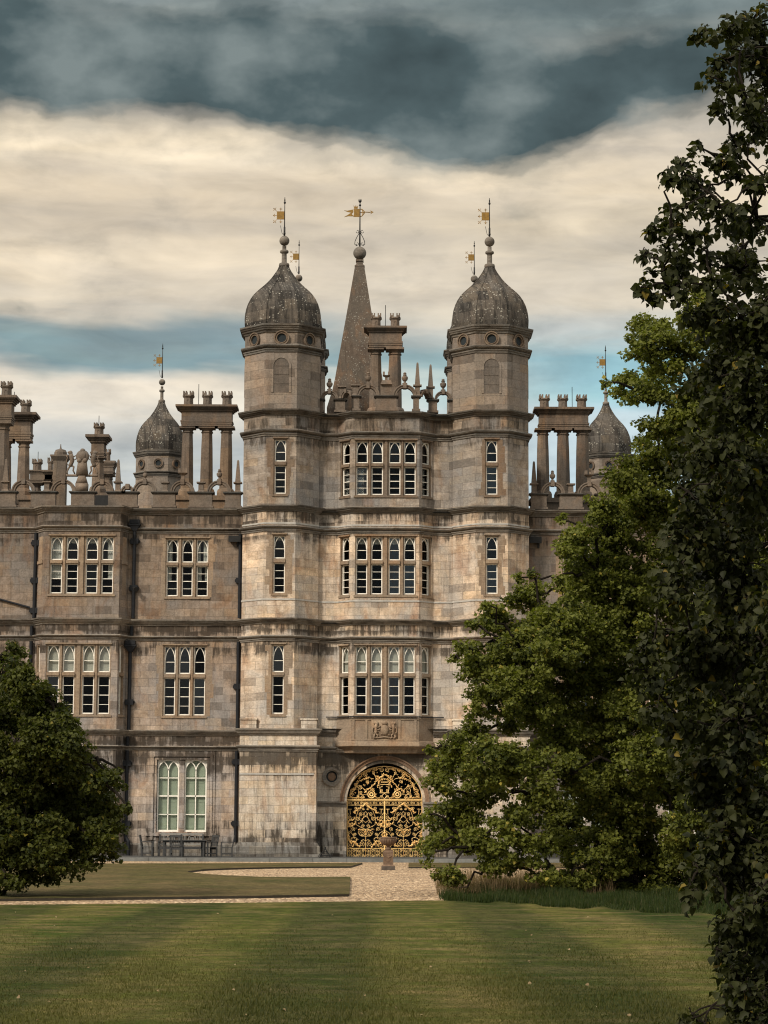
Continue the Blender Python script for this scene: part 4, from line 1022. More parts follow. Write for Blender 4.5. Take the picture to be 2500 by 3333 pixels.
# --- wings: plain wall plus canted bay
def wing(sg):
    mx = lambda x: x * 1.0
    S = []
    xe = -34.0 if sg < 0 else 34.0
    xb0, xb1 = X(118, 1900, YW), X(417, 1900, YW); yf = YW - .8
    xf0, xf1 = X(142, 1900, yf), X(388, 1900, yf)
    xt = -tcx - R8
    xm = abs(X(690, 1800, YW))
    pts = [(xe if sg < 0 else -34.0, YW), (xb0, YW), (xf0, yf), (xf1, yf), (xb1, YW), (xt, YW)]
    segs = list(zip(pts, pts[1:]))
    def mir(p): return (-p[0], p[1])
    W = MB()
    zb_, ztp = .1, Z(1660, YW, 500)
    up3, lo3 = [(1830, 1755), (2193, 2104)], [(1940, 1842), (2328, 2207)]
    upb, lob = [(1822, 1747), (2187, 2100)], [(1931, 1834), (2323, 2200)]
    for i, (p, q) in enumerate(segs):
        if sg > 0: P0, P1 = mir(q), mir(p)
        else: P0, P1 = p, q
        T, L = frame_T(P0, P1); holes = []
        def conv(ls):
            out_ = [(X(a, 1900, p[1]) - p[0], X(b, 1900, p[1]) - p[0]) for a, b in ls]
            if sg > 0: out_ = [(L - b, L - a) for a, b in out_][::-1]
            return out_
        if i == 2:
            lr = [(162, 200), (214, 252), (277, 316), (329, 367)], [(159, 198), (210, 248), (274, 312), (325, 363)]
            curs = {(0, 'up'): [(0, 1, 0)], (0, 'low'): [(0, 1, .5)], (1, 'up'): [(0, 1, .75)], (2, 'up'): [(0, 1, .75)], (3, 'up'): [(.45, 1, 0), (0, .5, .8)], (3, 'low'): [(.5, .95, .5)]}
            for lv in range(2):
                cov = {(k, 'up'): (m_blind, 'blind', 0) for k in range(4)} if lv else None
                holes.append(window(P0, P1, conv(lr[lv]), tuple(Z(y, yf, 260) for y in upb[lv]), tuple(Z(y, yf, 260) for y in lob[lv]), quoins=False, cur=None if lv else curs, cover=cov))
        elif i == 4:
            lr = [(541, 578), (591, 626), (639, 676)], [(539, 575), (587, 623), (635, 672)]
            curs = {(0, 'up'): [(.1, .45, 0), (.8, 1, 0)], (2, 'up'): [(0, .3, 0), (.55, .95, 0)], (1, 'up'): [(0, 1, .85)], (0, 'low'): [(0, .4, .5), (.8, 1, .5)], (2, 'low'): [(.1, .4, .5), (.7, 1, .5)]}
            for lv in range(2):
                cov = {(1, 'up'): (m_blind, 'blind', 0), (0, 'low'): (m_blind, 'blind', .5)} if False else None
                holes.append(window(P0, P1, conv(lr[lv]), tuple(Z(y, YW, 600) for y in up3[lv]), tuple(Z(y, YW, 600) for y in lo3[lv]), cur=None if lv else curs))
            # ground floor window with arched heads
            gl = conv([(523, 593), (611, 682)]); z0, z1 = Z(2710, YW, 600), Z(2470, YW, 600)
            holes.append((gl[0][0] - .06, gl[1][1] + .06, z0, z1)); ground_window(T, gl, z0, z1)
        elif i in (1, 3):
            if L > .5:
                for lv in (1,):
                    a = L * .42
                    holes.append(window(P0, P1, [(a - .15, a + .22)], tuple(Z(y, yf, 400) for y in upb[lv]), tuple(Z(y, yf, 400) for y in lob[lv]), quoins=False, hood=False))
                # blind strip upstairs
                b2 = MB(); b2.T = T; b2.box(L * .3, L * .75, -.01, 0, Z(1935, yf, 400), Z(1745, yf, 400)); b2.box(L * .2, L * .85, -.06, 0, Z(1834, yf, 400), Z(1824, yf, 400)); b2.build('blind_panel', mS_trim, house)
        wall(W, P0, P1, zb_, ztp, holes)
        if i == 2:    # ground window of the bay, mostly hidden by the tree
            gl = conv([(200, 262), (280, 345)]); ground_window(T, gl, Z(2710, yf, 300), Z(2480, yf, 300), flatface=True)
    W.build('wing_wall', mS_wing, house)
    path = pts if sg < 0 else [mir(p) for p in pts[::-1]]
    for yb, yt, kind, o in ((1677, 1655, 'big', .30), (1737, 1718, 'str', .2), (2038, 2016, 'big', .28), (2087, 2070, 'str', .2), (2396, 2376, 'big', .28), (2443, 2428, 'str', .2)):
        z0 = Z(yb, YW, 600); h = Z(yt, YW, 600) - z0
        c = MB(); c.sweep(path, prof_big(z0, h, o) if kind == 'big' else prof_str(z0, h, o)); c.build('string_course', mS_corn, house)
    c = MB(); c.sweep(path, [(0, Z(2745, YW, 600)), (.08, Z(2750, YW, 600)), (.1, Z(2757, YW, 600)), (.1, .1)]); c.build('plinth', mS_plinth, house)
    # parapet
    z0 = Z(1652, YW, 600); zs = Z(1600, YW, 600)
    T, L = frame_T((-60, YW + .05), (60, YW + .05)) 
    f = (lambda px: X(px, 1600, YW) + 60) if sg < 0 else (lambda px: 60 - X(px, 1600, YW))
    def ped(a, b): 
        e = sorted((f(a), f(b))); pedestal(T, e[0], e[1], z0, zs)
    def ar(a, b, top=None):
        e = sorted((f(a), f(b))); par_arch(T, (e[0] + e[1]) / 2, (e[1] - e[0]) / 2, zs, .17, top)
    for a, b in ((-140, -60), (-40, 50), (100, 180), (231, 307), (352, 402), (402, 446), (498, 570), (616, 690), (733, 783)): ped(a, b)
    for a, b, t in ((-75, -2, ('urn', .5)), (36, 113, None), (164, 245, None), (293, 369, None), (431, 509, ('urn', .45)), (554, 632, ('crown', .52)), (673, 752, ('urn', .52))): ar(a, b, t)
    ar(392, 436)
    for px, full in ((15, True), (382, True), (536, False), (653, False), (773, True), (150, False)):
        obelisk(T, f(px), zs, Z(1567, YW, 600), Z(1494, YW, 600), full)

def ground_window(T, gl, z0, z1, flatface=False):
    """tall pair of arched lights with green shutters behind, in a moulded stone frame"""
    lo, hi = gl[0][0], gl[1][1]
    m = MB(); m.T = T
    for w, d in ((.34, -.04), (.22, -.08), (.08, -.03)):
        m.box(lo - .06 - w, lo - .06 - w + .12, d, .0, z0 - .35, z1 + w); m.box(hi + .06 + w - .12, hi + .06 + w, d, .0, z0 - .35, z1 + w)
        m.box(lo - .06 - w + .12, hi + .06 + w - .12, d, .0, z1 + w - .12, z1 + w)
    if not flatface:
        m.box(gl[0][1] + .01, gl[1][0] - .01, .02, .26, z0, z1)
        m.box(lo - .06, hi + .06, .0, .28, z0 - .001, z0 + .03)
    m.box(lo - .5, hi + .5, -.1, 0, z0 - .16, z0 - .02)
    wo = m.build('window', mS_wing, house)
    off = -.26 if flatface else 0
    for a, b in gl:
        f = MB(); f.T = T; w = .06; d0, d1 = .12 + off + (.2 if flatface else 0), .2 + off + (.0 if flatface else 0)
        if flatface: d0, d1 = -.03, -.004
        zsp = z1 - (b - a) / 2 - .03; c = (a + b) / 2; hw = (b - a) / 2
        f.box(a, a + w, d0, d1, z0, zsp); f.box(b - w, b, d0, d1, z0, zsp); f.box(a + w, b - w, d0, d1, z0, z0 + .12)
        f.ring((c, zsp), hw - w, hw, d0, d1, 0, pi, 16)
        # spandrels
        for sg in (-1, 1):
            for k in range(8):
                a0, a1 = pi / 2 * k / 8, pi / 2 * (k + 1) / 8
                f.poly([(c + sg * hw * cos(a0), (d0 + d1) / 2, zsp + hw * sin(a0)), (c + sg * hw * cos(a1), (d0 + d1) / 2, zsp + hw * sin(a1)), (c + sg * hw * cos(a1), (d0 + d1) / 2, z1), (c + sg * hw * cos(a0), (d0 + d1) / 2, z1)])
        bw = .022; e0, e1 = d0 + .01, d1 - .003
        f.box(c - bw, c + bw, e0, e1, z0 + .1, zsp + .05)
        for t, bb in ((.245, .018), (.495, .03), (.74, .018)): f.box(a + w, b - w, e0, e1, z0 + (z1 - z0) * t - bb, z0 + (z1 - z0) * t + bb)
        for sg in (-1, 1):     # intersecting tracery in the head
            R = hw * .95; cc = c - sg * hw * .95
            f.ring((cc + 0, zsp), R - .03, R + .012, e0, e1, *( (0, pi / 2 * .72) if sg > 0 else (pi - pi / 2 * .72, pi)), 10)
        f.build('sash', m_white, wo)
        s = MB(); s.T = T; sd0 = d1 + .06 if not flatface else -.0035
        s.poly([(a, sd0, z0), (b, sd0, z0), (b, sd0, z1), (a, sd0, z1)])
        if not flatface:
            for k in (0, 1):
                for zz0, zz1 in ((.06, .42), (.5, .68), (.76, .96)):
                    x0, x1 = a + (b - a) * (.08 + .46 * k), a + (b - a) * (.44 + .46 * k)
                    za, zb_ = z0 + (z1 - z0) * zz0, z0 + (z1 - z0) * zz1
                    for bx in ((x0, x0 + .02, za, zb_), (x1 - .02, x1, za, zb_), (x0, x1, za, za + .02), (x0, x1, zb_ - .02, zb_)): s.box(bx[0], bx[1], sd0 - .015, sd0, bx[2], bx[3])
            s.box(c - .005, c + .005, sd0 - .02, sd0, z0, z1)
            pane(lambda x, y, z, T=T: T(x, y - .215 + .165, z), a + .03, b - .03, z0 + .03, z1 - .03, wo)
        s.build('shutter', m_green if not flatface else m_dark, wo)
wing(-1); wing(1)

# heraldic group standing on the left parapet
hg = MB(); hg.smooth = True; Yh = YW + .2
hz = lambda y: Z(y, Yh, 268); hxx = lambda px: X(px, 1520, Yh); U_ = 1 / F_PX * (Yh + 106)
hc = hxx(268)
hg.taper(hc, Yh, hz(1600), hz(1575), 19 * U_, 20 * U_, .25, .22); hg.taper(hc, Yh, hz(1575), hz(1550), 19 * U_, 11 * U_, .22, .18); hg.taper(hc, Yh, hz(1546), hz(1500), 19 * U_, 13 * U_, .2, .15); hg.ball((hc - 9 * U_, Yh - .1, hz(1500)), 9 * U_, 8, 6); hg.ball((hc + 9 * U_, Yh - .1, hz(1500)), 9 * U_, 8, 6)
hg.ball((hc, Yh, hz(1486)), 22 * U_, 16, 10, (1, .5, 1.02)); hg.ball((hc, Yh - .12, hz(1484)), 13 * U_, 12, 8, (1, .4, 1.1)); hg.ball((hc, Yh, hz(1468)), 9 * U_, 10, 6)
tw = [(hc + (t - .5) * 104 * U_, Yh, hz(1548)) for t in np.linspace(0, 1, 20)]
hg.tube(tw, lambda t: (4.2 + 1.0 * sin(t * 60)) * U_, 8)
for sg in (-1, 1):
    q_ = lambda a, y: (hc + sg * a * U_, Yh, hz(y))
    hg.ball(q_(40, 1474), 7 * U_, 10, 7, (1, .8, 1.1)); hg.ball(q_(46, 1473), 4 * U_, 8, 6)
    hg.tube([q_(39, 1478), q_(36, 1490), q_(34, 1502), q_(38, 1512), q_(40, 1518)], lambda t: (7.5 - 2.0 * abs(t - .3)) * U_, 8)
    hg.tube([q_(35, 1492), q_(27, 1497), q_(20, 1493)], 2.6 * U_, 6, 1.8 * U_); hg.tube([q_(37, 1486), q_(28, 1486), q_(20, 1482)], 2.4 * U_, 6, 1.6 * U_)
    hg.tube([q_(38, 1514), q_(28, 1520), q_(30, 1532), q_(24, 1543)], 3.6 * U_, 6, 2.2 * U_); hg.tube([q_(40, 1516), q_(46, 1526), q_(50, 1536), q_(48, 1545)], 3.6 * U_, 6, 2.0 * U_)
    hg.tube([q_(40, 1516), q_(50, 1512), q_(53, 1500), q_(49, 1490), q_(54, 1482)], 1.6 * U_, 6)
hg.build('heraldic_statue', mS_par, house)

# rainwater pipes with hopper heads, floodlights
def pipe(px, ytop, ybot, Y, hoppers=(), brackets=(), foot=False):
    m = MB(); x0 = X(px, 2000, Y); r = .085
    m.tube([(x0, Y - .12, Z(ybot, Y, px)), (x0, Y - .12, Z(ytop, Y, px))], r, 10)
    for y in brackets: z = Z(y, Y, px); m.box(x0 - .19, x0 + .19, Y - .19, Y, z - .13, z + .13); m.box(x0 - .24, x0 + .24, Y - .1, Y, z - .06, z + .06)
    for y in hoppers: z = Z(y, Y, px); m.taper(x0, Y - .14, z - .25, z, .1, .26, .1, .16); m.box(x0 - .28, x0 + .28, Y - .32, Y, z, z + .08); m.box(x0 - .24, x0 + .24, Y - .3, Y, z + .1, z + .28)
    if foot: m.tube([(x0, Y - .12, 1.0), (x0 + .14, Y - .2, .8), (x0 + .14, Y - .2, .15)], r, 10)
    return m.build('drainpipe', m_pipe, house)
pipe(434, 1700, 2013, YW, (1712,), (1763, 1915)); pipe(430, 2040, 2070, YW); pipe(427, 2088, 2376, YW, (2105,), (2286,)); pipe(424, 2398, 2428, YW); pipe(424, 2443, 2740, YW, (), (2485, 2680), True)
pipe(112, 1735, 2012, YW, (), (1768, 1890, 1988)); pipe(106, 2038, 2070, YW); pipe(105, 2088, 2300, YW); pipe(780, 1740, 2012, YW, (), (1890,)); pipe(778, 2090, 2372, YW, (), (2235,)); pipe(777, 2445, 2742, YW, (), (2480, 2680))
m = MB(); m.tube([(X(-60, 1930, YW), YW - .08, Z(1935, YW, 0)), (X(98, 1975, YW), YW - .08, Z(1978, YW, 98))], .05, 8); m.build('drainpipe', m_pipe, house)
for px, py in ((765, 1756), (1742, 1760)):
    m = MB(); x0, z0 = X(px, py, YW), Z(py, YW, px); m.box(x0 - .25, x0 + .25, YW - .28, YW - .02, z0 - .12, z0 + .12); m.box(x0 - .29, x0 + .29, YW - .32, YW - .28, z0 - .15, z0 + .15); m.box(x0 + .1, x0 + .2, YW - .1, YW, z0 - .35, z0 - .12); m.build('floodlight', m_iron, house)
m = MB(); x0, z0 = X(443, 1915, YW), Z(1915, YW, 443); m.tube([(x0 - .1, YW - .2, z0), (x0 + .05, YW - .45, z0 - .1)], .06, 8, .13); m.build('spotlight', m_iron, house)

# --- the gilded gate
def gate():
    Yg = YR + .30; c0 = 835.0; s = .2411
    px = lambda cx_, cy_: P(1050 + cx_ * s, 2400 + cy_ * s, Yg)
    gx = lambda u_, v_: (px(u_, v_).x, px(u_, v_).z)
    U1 = s / F_PX * (Yg + 106)
    xm = px(835, 1200).x
    rg = random.Random(4)
    def strokes(m, pts, w, dy=0.0, n=5): m.tube([(px(a, b).x - xm, Yg + dy, px(a, b).z) for a, b in pts], (w * 1.05 + .4) * U1 / 2, n)
    def spiral(cx_, cy_, r, sgn=1, a0=0.0, turns=1.6, n=20):
        return [(cx_ + r * (1 - .82 * t) * cos(a0 + sgn * t * turns * 2 * pi), cy_ + r * (1 - .82 * t) * sin(a0 + sgn * t * turns * 2 * pi)) for t in np.linspace(0, 1, n)]
    def acanth(m, pts, w):
        # leafy gold growing along a path
        tot = 0
        pv = [Vector(p) for p in pts]
        for a, b in zip(pv, pv[1:]):
            L = (b - a).length; k = max(2, int(L / 11))
            nrm = Vector((-(b - a).y, (b - a).x)).normalized()
            for i in range(k):
                q = a.lerp(b, (i + rg.random() * .6) / k); sgn = rg.choice((-1, 1))
                q2 = q + nrm * sgn * w * rg.uniform(.3, 1.0); tip = q2 + nrm * sgn * w * rg.uniform(.5, 1.1) + (b - a).normalized() * w * rg.uniform(-.2, .8)
                A_ = Vector((px(*q).x - xm, Yg - .03, px(*q).z)); B_ = Vector((px(*tip).x - xm, Yg - .05, px(*tip).z)); C_ = (A_ + B_) / 2 + Vector((0, -.035, 0))
                m.tube([A_, C_, B_], lambda t: w * U1 * (.42 * sin(pi * min(t + .15, 1)) + .04), 5)
        strokes(m, pts, w * .55, -.03)
    gate_o = MB()
    T0 = [(328, 845), (1342, 845)]
    strokes(gate_o, [(322, 838), (1348, 838)], 12, -.02, 6); strokes(gate_o, [(322, 858), (1348, 858)], 9, -.01, 6)
    arc = [(835 - 507 * cos(t), 830 - 438 * sin(t)) for t in np.linspace(0, pi, 40)]; strokes(gate_o, arc, 11, 0, 6)
    go = gate_o.build('gate', m_gold, house); go.location = (xm, 0, 0)
    # overthrow
    m = MB()
    for sg in (-1, 1):
        X_ = lambda a: 835 + sg * (835 - a)
        def S(*l, w=6, dy=0): strokes(m, [(X_(a), b) for a, b in l], w, dy)
        def SP(cx_, cy_, r, d=1, a0=0.0, t=1.5, w=6): strokes(m, [(X_(a), b) for a, b in spiral(cx_, cy_, r, d, a0, t)], w)
        def AC(*l, w=11): acanth(m, [(X_(a), b) for a, b in l], w)
        SP(795, 440, 32, 1, -pi / 2); SP(505, 678, 36, 1, pi); SP(390, 780, 34, -1, 0); SP(580, 505, 30, 1, pi / 2); SP(545, 800, 24, 1, 0); SP(445, 640, 26, -1, 1); SP(630, 455, 22, -1, 0); SP(400, 715, 24, 1, 2)
        SP(520, 745, 22, 1, 1); SP(800, 715, 20, 1, 1, w=5); SP(790, 800, 18, -1, 1, w=5); SP(610, 600, 24, 1, 2); SP(690, 480, 20, 1, 1); SP(480, 790, 18, 1, 1, w=5)
        strokes(m, [(X_(660 + 48 * cos(t)), 770 + 48 * sin(t)) for t in np.linspace(0, 2 * pi, 18)], 13, -.02); strokes(m, [(X_(660 + 22 * cos(t)), 770 + 22 * sin(t)) for t in np.linspace(0, 2 * pi, 12)], 16, -.03)
        AC((700, 715), (620, 690), (565, 750), w=14); AC((720, 760), (715, 810), (770, 825), w=11)
        AC((430, 720), (470, 600), (560, 560), (640, 545), w=13); AC((480, 560), (560, 480), (660, 430), (740, 410), w=11); AC((370, 800), (400, 740), (430, 690), w=10); AC((350, 815), (470, 815), (560, 822), w=10)
        AC((745, 560), (690, 640), (640, 690), w=12); AC((740, 520), (760, 590), (740, 680), w=12)
        AC((700, 450), (760, 420), (810, 410), w=10)
        S((730, 570), (700, 500), (680, 440), (740, 400)); S((480, 700), (490, 760), (490, 820)); S((500, 770), (600, 775), (560, 700), (500, 650), w=6); S((560, 480), (600, 540), (690, 560))
        S((770, 620), (780, 740)); S((770, 750), (835, 750), w=9); S((790, 605), (835, 605), w=12); S((765, 630), (800, 640), (835, 635), w=9); S((810, 660), (770, 680), (785, 740), w=7)
        AC((835, 500), (790, 530), (745, 545), w=17); AC((835, 560), (790, 570), (760, 620), w=12); S((835, 755), (800, 790), (835, 830))
        for k in range(40):
            a = rg.uniform(.1, 1.45); rr = rg.uniform(.55, .95); q = (835 - 507 * rr * cos(a), 830 - 438 * rr * sin(a)); AC(q, (q[0] + rg.uniform(-22, 22), q[1] + rg.uniform(-18, 18)), w=7)
    m.smooth = True
    o = m.build('overthrow', m_gold, go)
    # leaves of the gate
    for leaf in (0, 1):
        m = MB(); base = 328 + leaf * 509; W = 507
        X_ = None
        strokes(m, [(base + 4, 860), (base + 4, 1628)], 11); strokes(m, [(base + W - 2, 860), (base + W - 2, 1628)], 11)
        for yy_, w in ((915, 8), (1500, 8), (1626, 11)): strokes(m, [(base, yy_), (base + W, yy_)], w)
        cx0 = base + W / 2
        strokes(m, [(cx0, 1240), (cx0, 1626)], 6)
        for k in range(1, 4): strokes(m, [(base + W * k / 4, 1500), (base + W * k / 4, 1626)], 6)
        for k in range(4):
            cc = base + W * (k + .5) / 4
            strokes(m, [(cc - 40, 1562), (cc + 40, 1562)], 4); strokes(m, [(cc, 1505), (cc, 1622)], 4)
            for a in (-1, 1):
                for b in (-1, 1): strokes(m, spiral(cc + a * 33, 1562 + b * 32, 22, a * b, 0, 1.3, 14), 5)
        for k in range(6):
            cc = base + W * (k + .5) / 6
            strokes(m, spiral(cc - 14, 888, 19, 1 if k % 2 else -1, 0, 1.3, 12), 5); strokes(m, spiral(cc + 22, 886, 14, -1 if k % 2 else 1, 1, 1.2, 12), 4)
        for sg in (-1, 1):
            X_ = lambda a: cx0 + sg * (582 - a)
            def S(*l, w=5): strokes(m, [(X_(a), b) for a, b in l], w)
            def SP(cx_, cy_, r, d=1, a0=0.0, t=1.5, w=5): strokes(m, [(X_(a), b) for a, b in spiral(cx_, cy_, r, d, a0, t)], w)
            def AC(*l, w=11): acanth(m, [(X_(a), b) for a, b in l], w)
            SP(475, 1095, 32, 1, -1); SP(545, 1200, 24, -1, 0); SP(532, 1300, 40, 1, 0); SP(530, 1440, 38, -1, 1); SP(370, 1080, 30, 1, 0); SP(412, 1240, 28, -1, 1); SP(372, 1450, 38, 1, 1); SP(515, 1035, 26, 1, 1); SP(440, 1310, 22, 1, 2); SP(455, 1440, 20, -1, 2); SP(550, 965, 18, 1, 0); SP(450, 960, 22, -1, 1); SP(370, 1170, 18, 1, 1)
            S((582, 1245), (520, 1215), (455, 1180), (448, 1090), (480, 1000), (540, 940)); S((582, 1340), (500, 1320), (480, 1280), (530, 1245), (582, 1240)); S((582, 1400), (550, 1380), (520, 1400)); S((582, 1150), (540, 1120), (500, 1160)); S((582, 1060), (550, 1090), (520, 1130), (545, 1160), w=4)
            S((345, 970), (395, 970), w=6); S((370, 970), (375, 1040), w=6); S((545, 1010), (560, 1060), (540, 1110), w=4); S((582, 1000), (560, 1030), (582, 1070), w=4)
            S((340, 1020), (360, 1050)); S((340, 1400), (400, 1360), (440, 1350), (470, 1370)); S((340, 1260), (390, 1290), (430, 1350))
            AC((582, 885), (540, 930), (480, 970), (420, 1020), w=14); AC((338, 1130), (400, 1120), (440, 1085), w=13); AC((338, 1215), (400, 1190), (450, 1150), w=14); AC((338, 1150), (370, 1190), (400, 1150), w=12)
            AC((480, 1245), (530, 1255), (582, 1270), w=11); AC((338, 1330), (360, 1400), (420, 1400), (470, 1450), (510, 1480), w=15); AC((345, 1280), (360, 1350), w=14); AC((338, 1370), (400, 1440), w=13); AC((430, 1030), (440, 1000), w=12); AC((560, 1270), (582, 1320), w=8); AC((470, 1380), (440, 1420), (400, 1480), w=10)
            for k in range(24): q = (rg.uniform(345, 570), rg.uniform(950, 1480)); AC(q, (q[0] + rg.uniform(-16, 16), q[1] + rg.uniform(-16, 16)), w=5)
        m.smooth = True
        m.build('gate_leaf', m_gold, go)
gate()

# ------------------------------------------------------------------ objects in front of the house
def stone_urn():
    Yu = -21.5; c = P(1264, 2790, Yu); U = 1 / F_PX * (Yu + 106)
    zq = lambda y: Z(y, Yu, 1264)
    root = tag(empty('garden_urn', (c.x, Yu, 0)), 'weathered stone bowl urn on carved square pedestal standing on gravel before the gate', 'urn')
    m = MB(); m.smooth = True; r = 28 * U
    m.lathe(0, 0, [(r * .30, zq(2766)), (r * .34, zq(2762)), (r * .2, zq(2757)), (r * .3, zq(2752)), (r * .62, zq(2748)), (r * .86, zq(2740)), (r * .96, zq(2731)), (r * .93, zq(2729)), (r * 1.02, zq(2727)), (r * 1.0, zq(2724)), (r * .88, zq(2726)), (r * .6, zq(2732))], 28)
    for k in range(20):
        a = 2 * pi * k / 20; m.tube([(cos(a) * r * f, sin(a) * r * f, zq(y)) for f, y in ((.45, 2750), (.72, 2745), (.9, 2738), (.97, 2731))], .02, 5)
    m.build('bowl', m_urn, root)
    m = MB(); w = 16.5 * U
    m.box(-w * .85, w * .85, -w * .85, w * .85, zq(2770), zq(2766)); m.taper(0, 0, zq(2775), zq(2770), w * 1.05, w * .9); m.box(-w * .98, w * .98, -w * .98, w * .98, zq(2814), zq(2775)); m.taper(0, 0, zq(2819), zq(2814), w * 1.3, w * 1.0)
    m.ball((0, -w * .98, zq(2796)), w * .5, 10, 6, (1, .12, 1.3)); m.ball((0, -w * .98, zq(2784)), w * .25, 8, 6, (1, .2, 1)); m.tube([(-w * .6, -w, zq(2786)), (0, -w * 1.04, zq(2792)), (w * .6, -w, zq(2786))], .02, 5)
    for e in (-.85, .85): m.box(w * e - .02, w * e + .02, -w * 1.02, -w * .98, zq(2811), zq(2778))
    m.build('pedestal', m_urn, root)
    m = MB(); w = 22 * U; m.box(-w, w, -w, w, .005, zq(2819)); m.build('base', mS_urnb, root)
m_urn = simple('urn_stone', (.13, .082, .052), .9, var=.45, vscale=9, bump=.5)
mS_urnb = simple('urn_base_stone', (.075, .058, .045), .9, var=.4, vscale=7, bump=.4)
stone_urn()

def tag_part(o, l): o['label'] = l; return o
def chair_proto():
    r = empty('garden_chair')
    m = MB(); 
    for i in range(5): m.box(-.27 + i * .11, -.27 + i * .11 + .095, -.26, .26, .42, .445)
    m.build('seat', m_wood, r)
    m = MB(); 
    for x0 in (-.29, .24): m.tube([(x0 + .025, .25, .42), (x0 + .025, .36, .97)], .028, 6)
    m.box(-.29, .29, .33, .37, .89, .98); m.box(-.27, .27, .28, .31, .50, .56)
    for k in range(6): x0 = -.2 + k * .08; m.tube([(x0, .295, .54), (x0, .345, .9)], .016, 5)
    m.build('backrest', m_wood, r)
    for x0 in (-.26, .26):
        for y0 in (-.23, .25): m = MB(); m.box(x0 - .03, x0 + .03, y0 - .03, y0 + .03, 0, .65 if y0 < 0 else .42); m.build('leg', m_wood, r)
        m = MB(); m.box(x0 - .04, x0 + .04, -.27, .30, .65, .685); m.build('armrest', m_wood, r)
    m = MB(); m.box(-.26, .26, -.24, -.21, .33, .42); m.box(-.26, .26, .22, .25, .33, .42)
    for x0 in (-.26, .26): m.box(x0 - .015, x0 + .015, -.22, .24, .12, .17)
    m.build('rail', m_wood, r)
    return r
def copy_tree(o, parent=None):
    c = o.copy(); COL.objects.link(c); c.parent = parent
    for ch in list(o.children): copy_tree(ch, c)
    return c
zter = .15
ch0 = chair_proto()
spots = [(480, 90, -1.0, 'grey teak garden armchair side on at the left end of the table'), (575, 178, -2.1, 'grey teak garden armchair with its back to the lawn in front of the table'),
         (680, -55, -1.2, 'grey teak garden armchair turned half away, between the table and the rightmost armchair'), (737, -86, -1.7, 'grey teak garden armchair nearest the gatehouse turret base, facing the table')]
for i, (px, rot, Y, lab) in enumerate(spots):
    o = ch0 if i == 0 else copy_tree(ch0)
    o.location = (X(px, 2790, Y), Y, zter); o.rotation_euler = (0, 0, radians(rot))
    tag(o, lab, 'chair', 'garden armchairs around the teak table')
def bench():
    xb = X(588, 2790, .4); r = tag(empty('garden_bench', (xb, .35, zter)), 'long grey teak bench with patterned lattice back under the green shuttered window', 'bench')
    W = 1.0
    m = MB()
    for i in range(5): m.box(-W, W, -.3 + i * .11, -.3 + i * .11 + .09, .42, .445)
    m.box(-W, W, -.3, -.27, .33, .42); m.build('seat', m_wood, r)
    m = MB(); m.box(-W, W, .29, .33, .98, 1.05); m.box(-W, W, .27, .31, .52, .58)
    for k in range(29):
        x0 = -W + .03 + k * (2 * W - .06) / 28
        if abs(x0 + .5) > .24 and abs(x0 - .5) > .24: m.box(x0 - .012, x0 + .012, .28, .31, .58, .98)
    for c in (-.5, .5):
        m.ring((c, .78), .16, .19, .27, .31, n=18); m.ring((c, .78), .06, .085, .27, .31, n=12); m.box(c - .24, c + .24, .28, .30, .77, .79)
        m.tube([(c - .22, .29, .6), (c + .22, .29, .96)], .012, 5); m.tube([(c + .22, .29, .6), (c - .22, .29, .96)], .012, 5)
    m.build('backrest', m_woodl, r)
    for x0 in (-W, 0, W):
        for y0 in (-.27, .3): m = MB(); m.box(x0 - .035, x0 + .035, y0 - .03, y0 + .03, 0, .66 if y0 < 0 else 1.0); m.build('leg', m_wood, r)
    for x0 in (-W, W): m = MB(); m.box(x0 - .05, x0 + .05, -.33, .3, .66, .7); m.build('armrest', m_wood, r)
bench()
def table():
    xb = X(600, 2790, -1.0); r = tag(empty('garden_table', (xb, -1.05, zter)), 'dark teak garden table standing in front of the lattice back bench', 'table')
    m = MB()
    for i in range(7): m.box(-1.05, 1.05, -.45 + i * .13, -.45 + i * .13 + .12, .72, .75)
    m.box(-.95, .95, -.38, -.35, .64, .72); m.box(-.95, .95, .35, .38, .64, .72); m.build('tabletop', m_wood, r)
    for x0 in (-.9, .9):
        for y0 in (-.35, .35): m = MB(); m.box(x0 - .04, x0 + .04, y0 - .04, y0 + .04, 0, .72); m.build('leg', m_wood, r)
table()
m = MB(); c = P(1058, 2790, -2.0); s_ = 1.0
for dx in (-.22, .22): m.tube([(dx, 0, 0), (dx * .9, 0, .12), (dx * .3, 0, .3), (0, 0, .42)], .025, 6); m.tube([(dx, 0, .02), (dx * 1.35, 0, .05), (dx * 1.2, 0, .14), (dx * .9, 0, .1)], .018, 6)
m.tube([(-.25, 0, .1), (.25, 0, .1)], .02, 6); m.ring((0, .22), .05, .075, -.015, .015, n=14); m.ball((0, 0, .45), .04, 8, 6); m.box(-.28, .28, -.1, .1, 0, .02)
o = m.build('boot_scraper', m_iron); o.location = (c.x, -2.0, zter); tag(o, 'small black iron boot scraper on terrace left of the gilded gate', 'boot scraper')

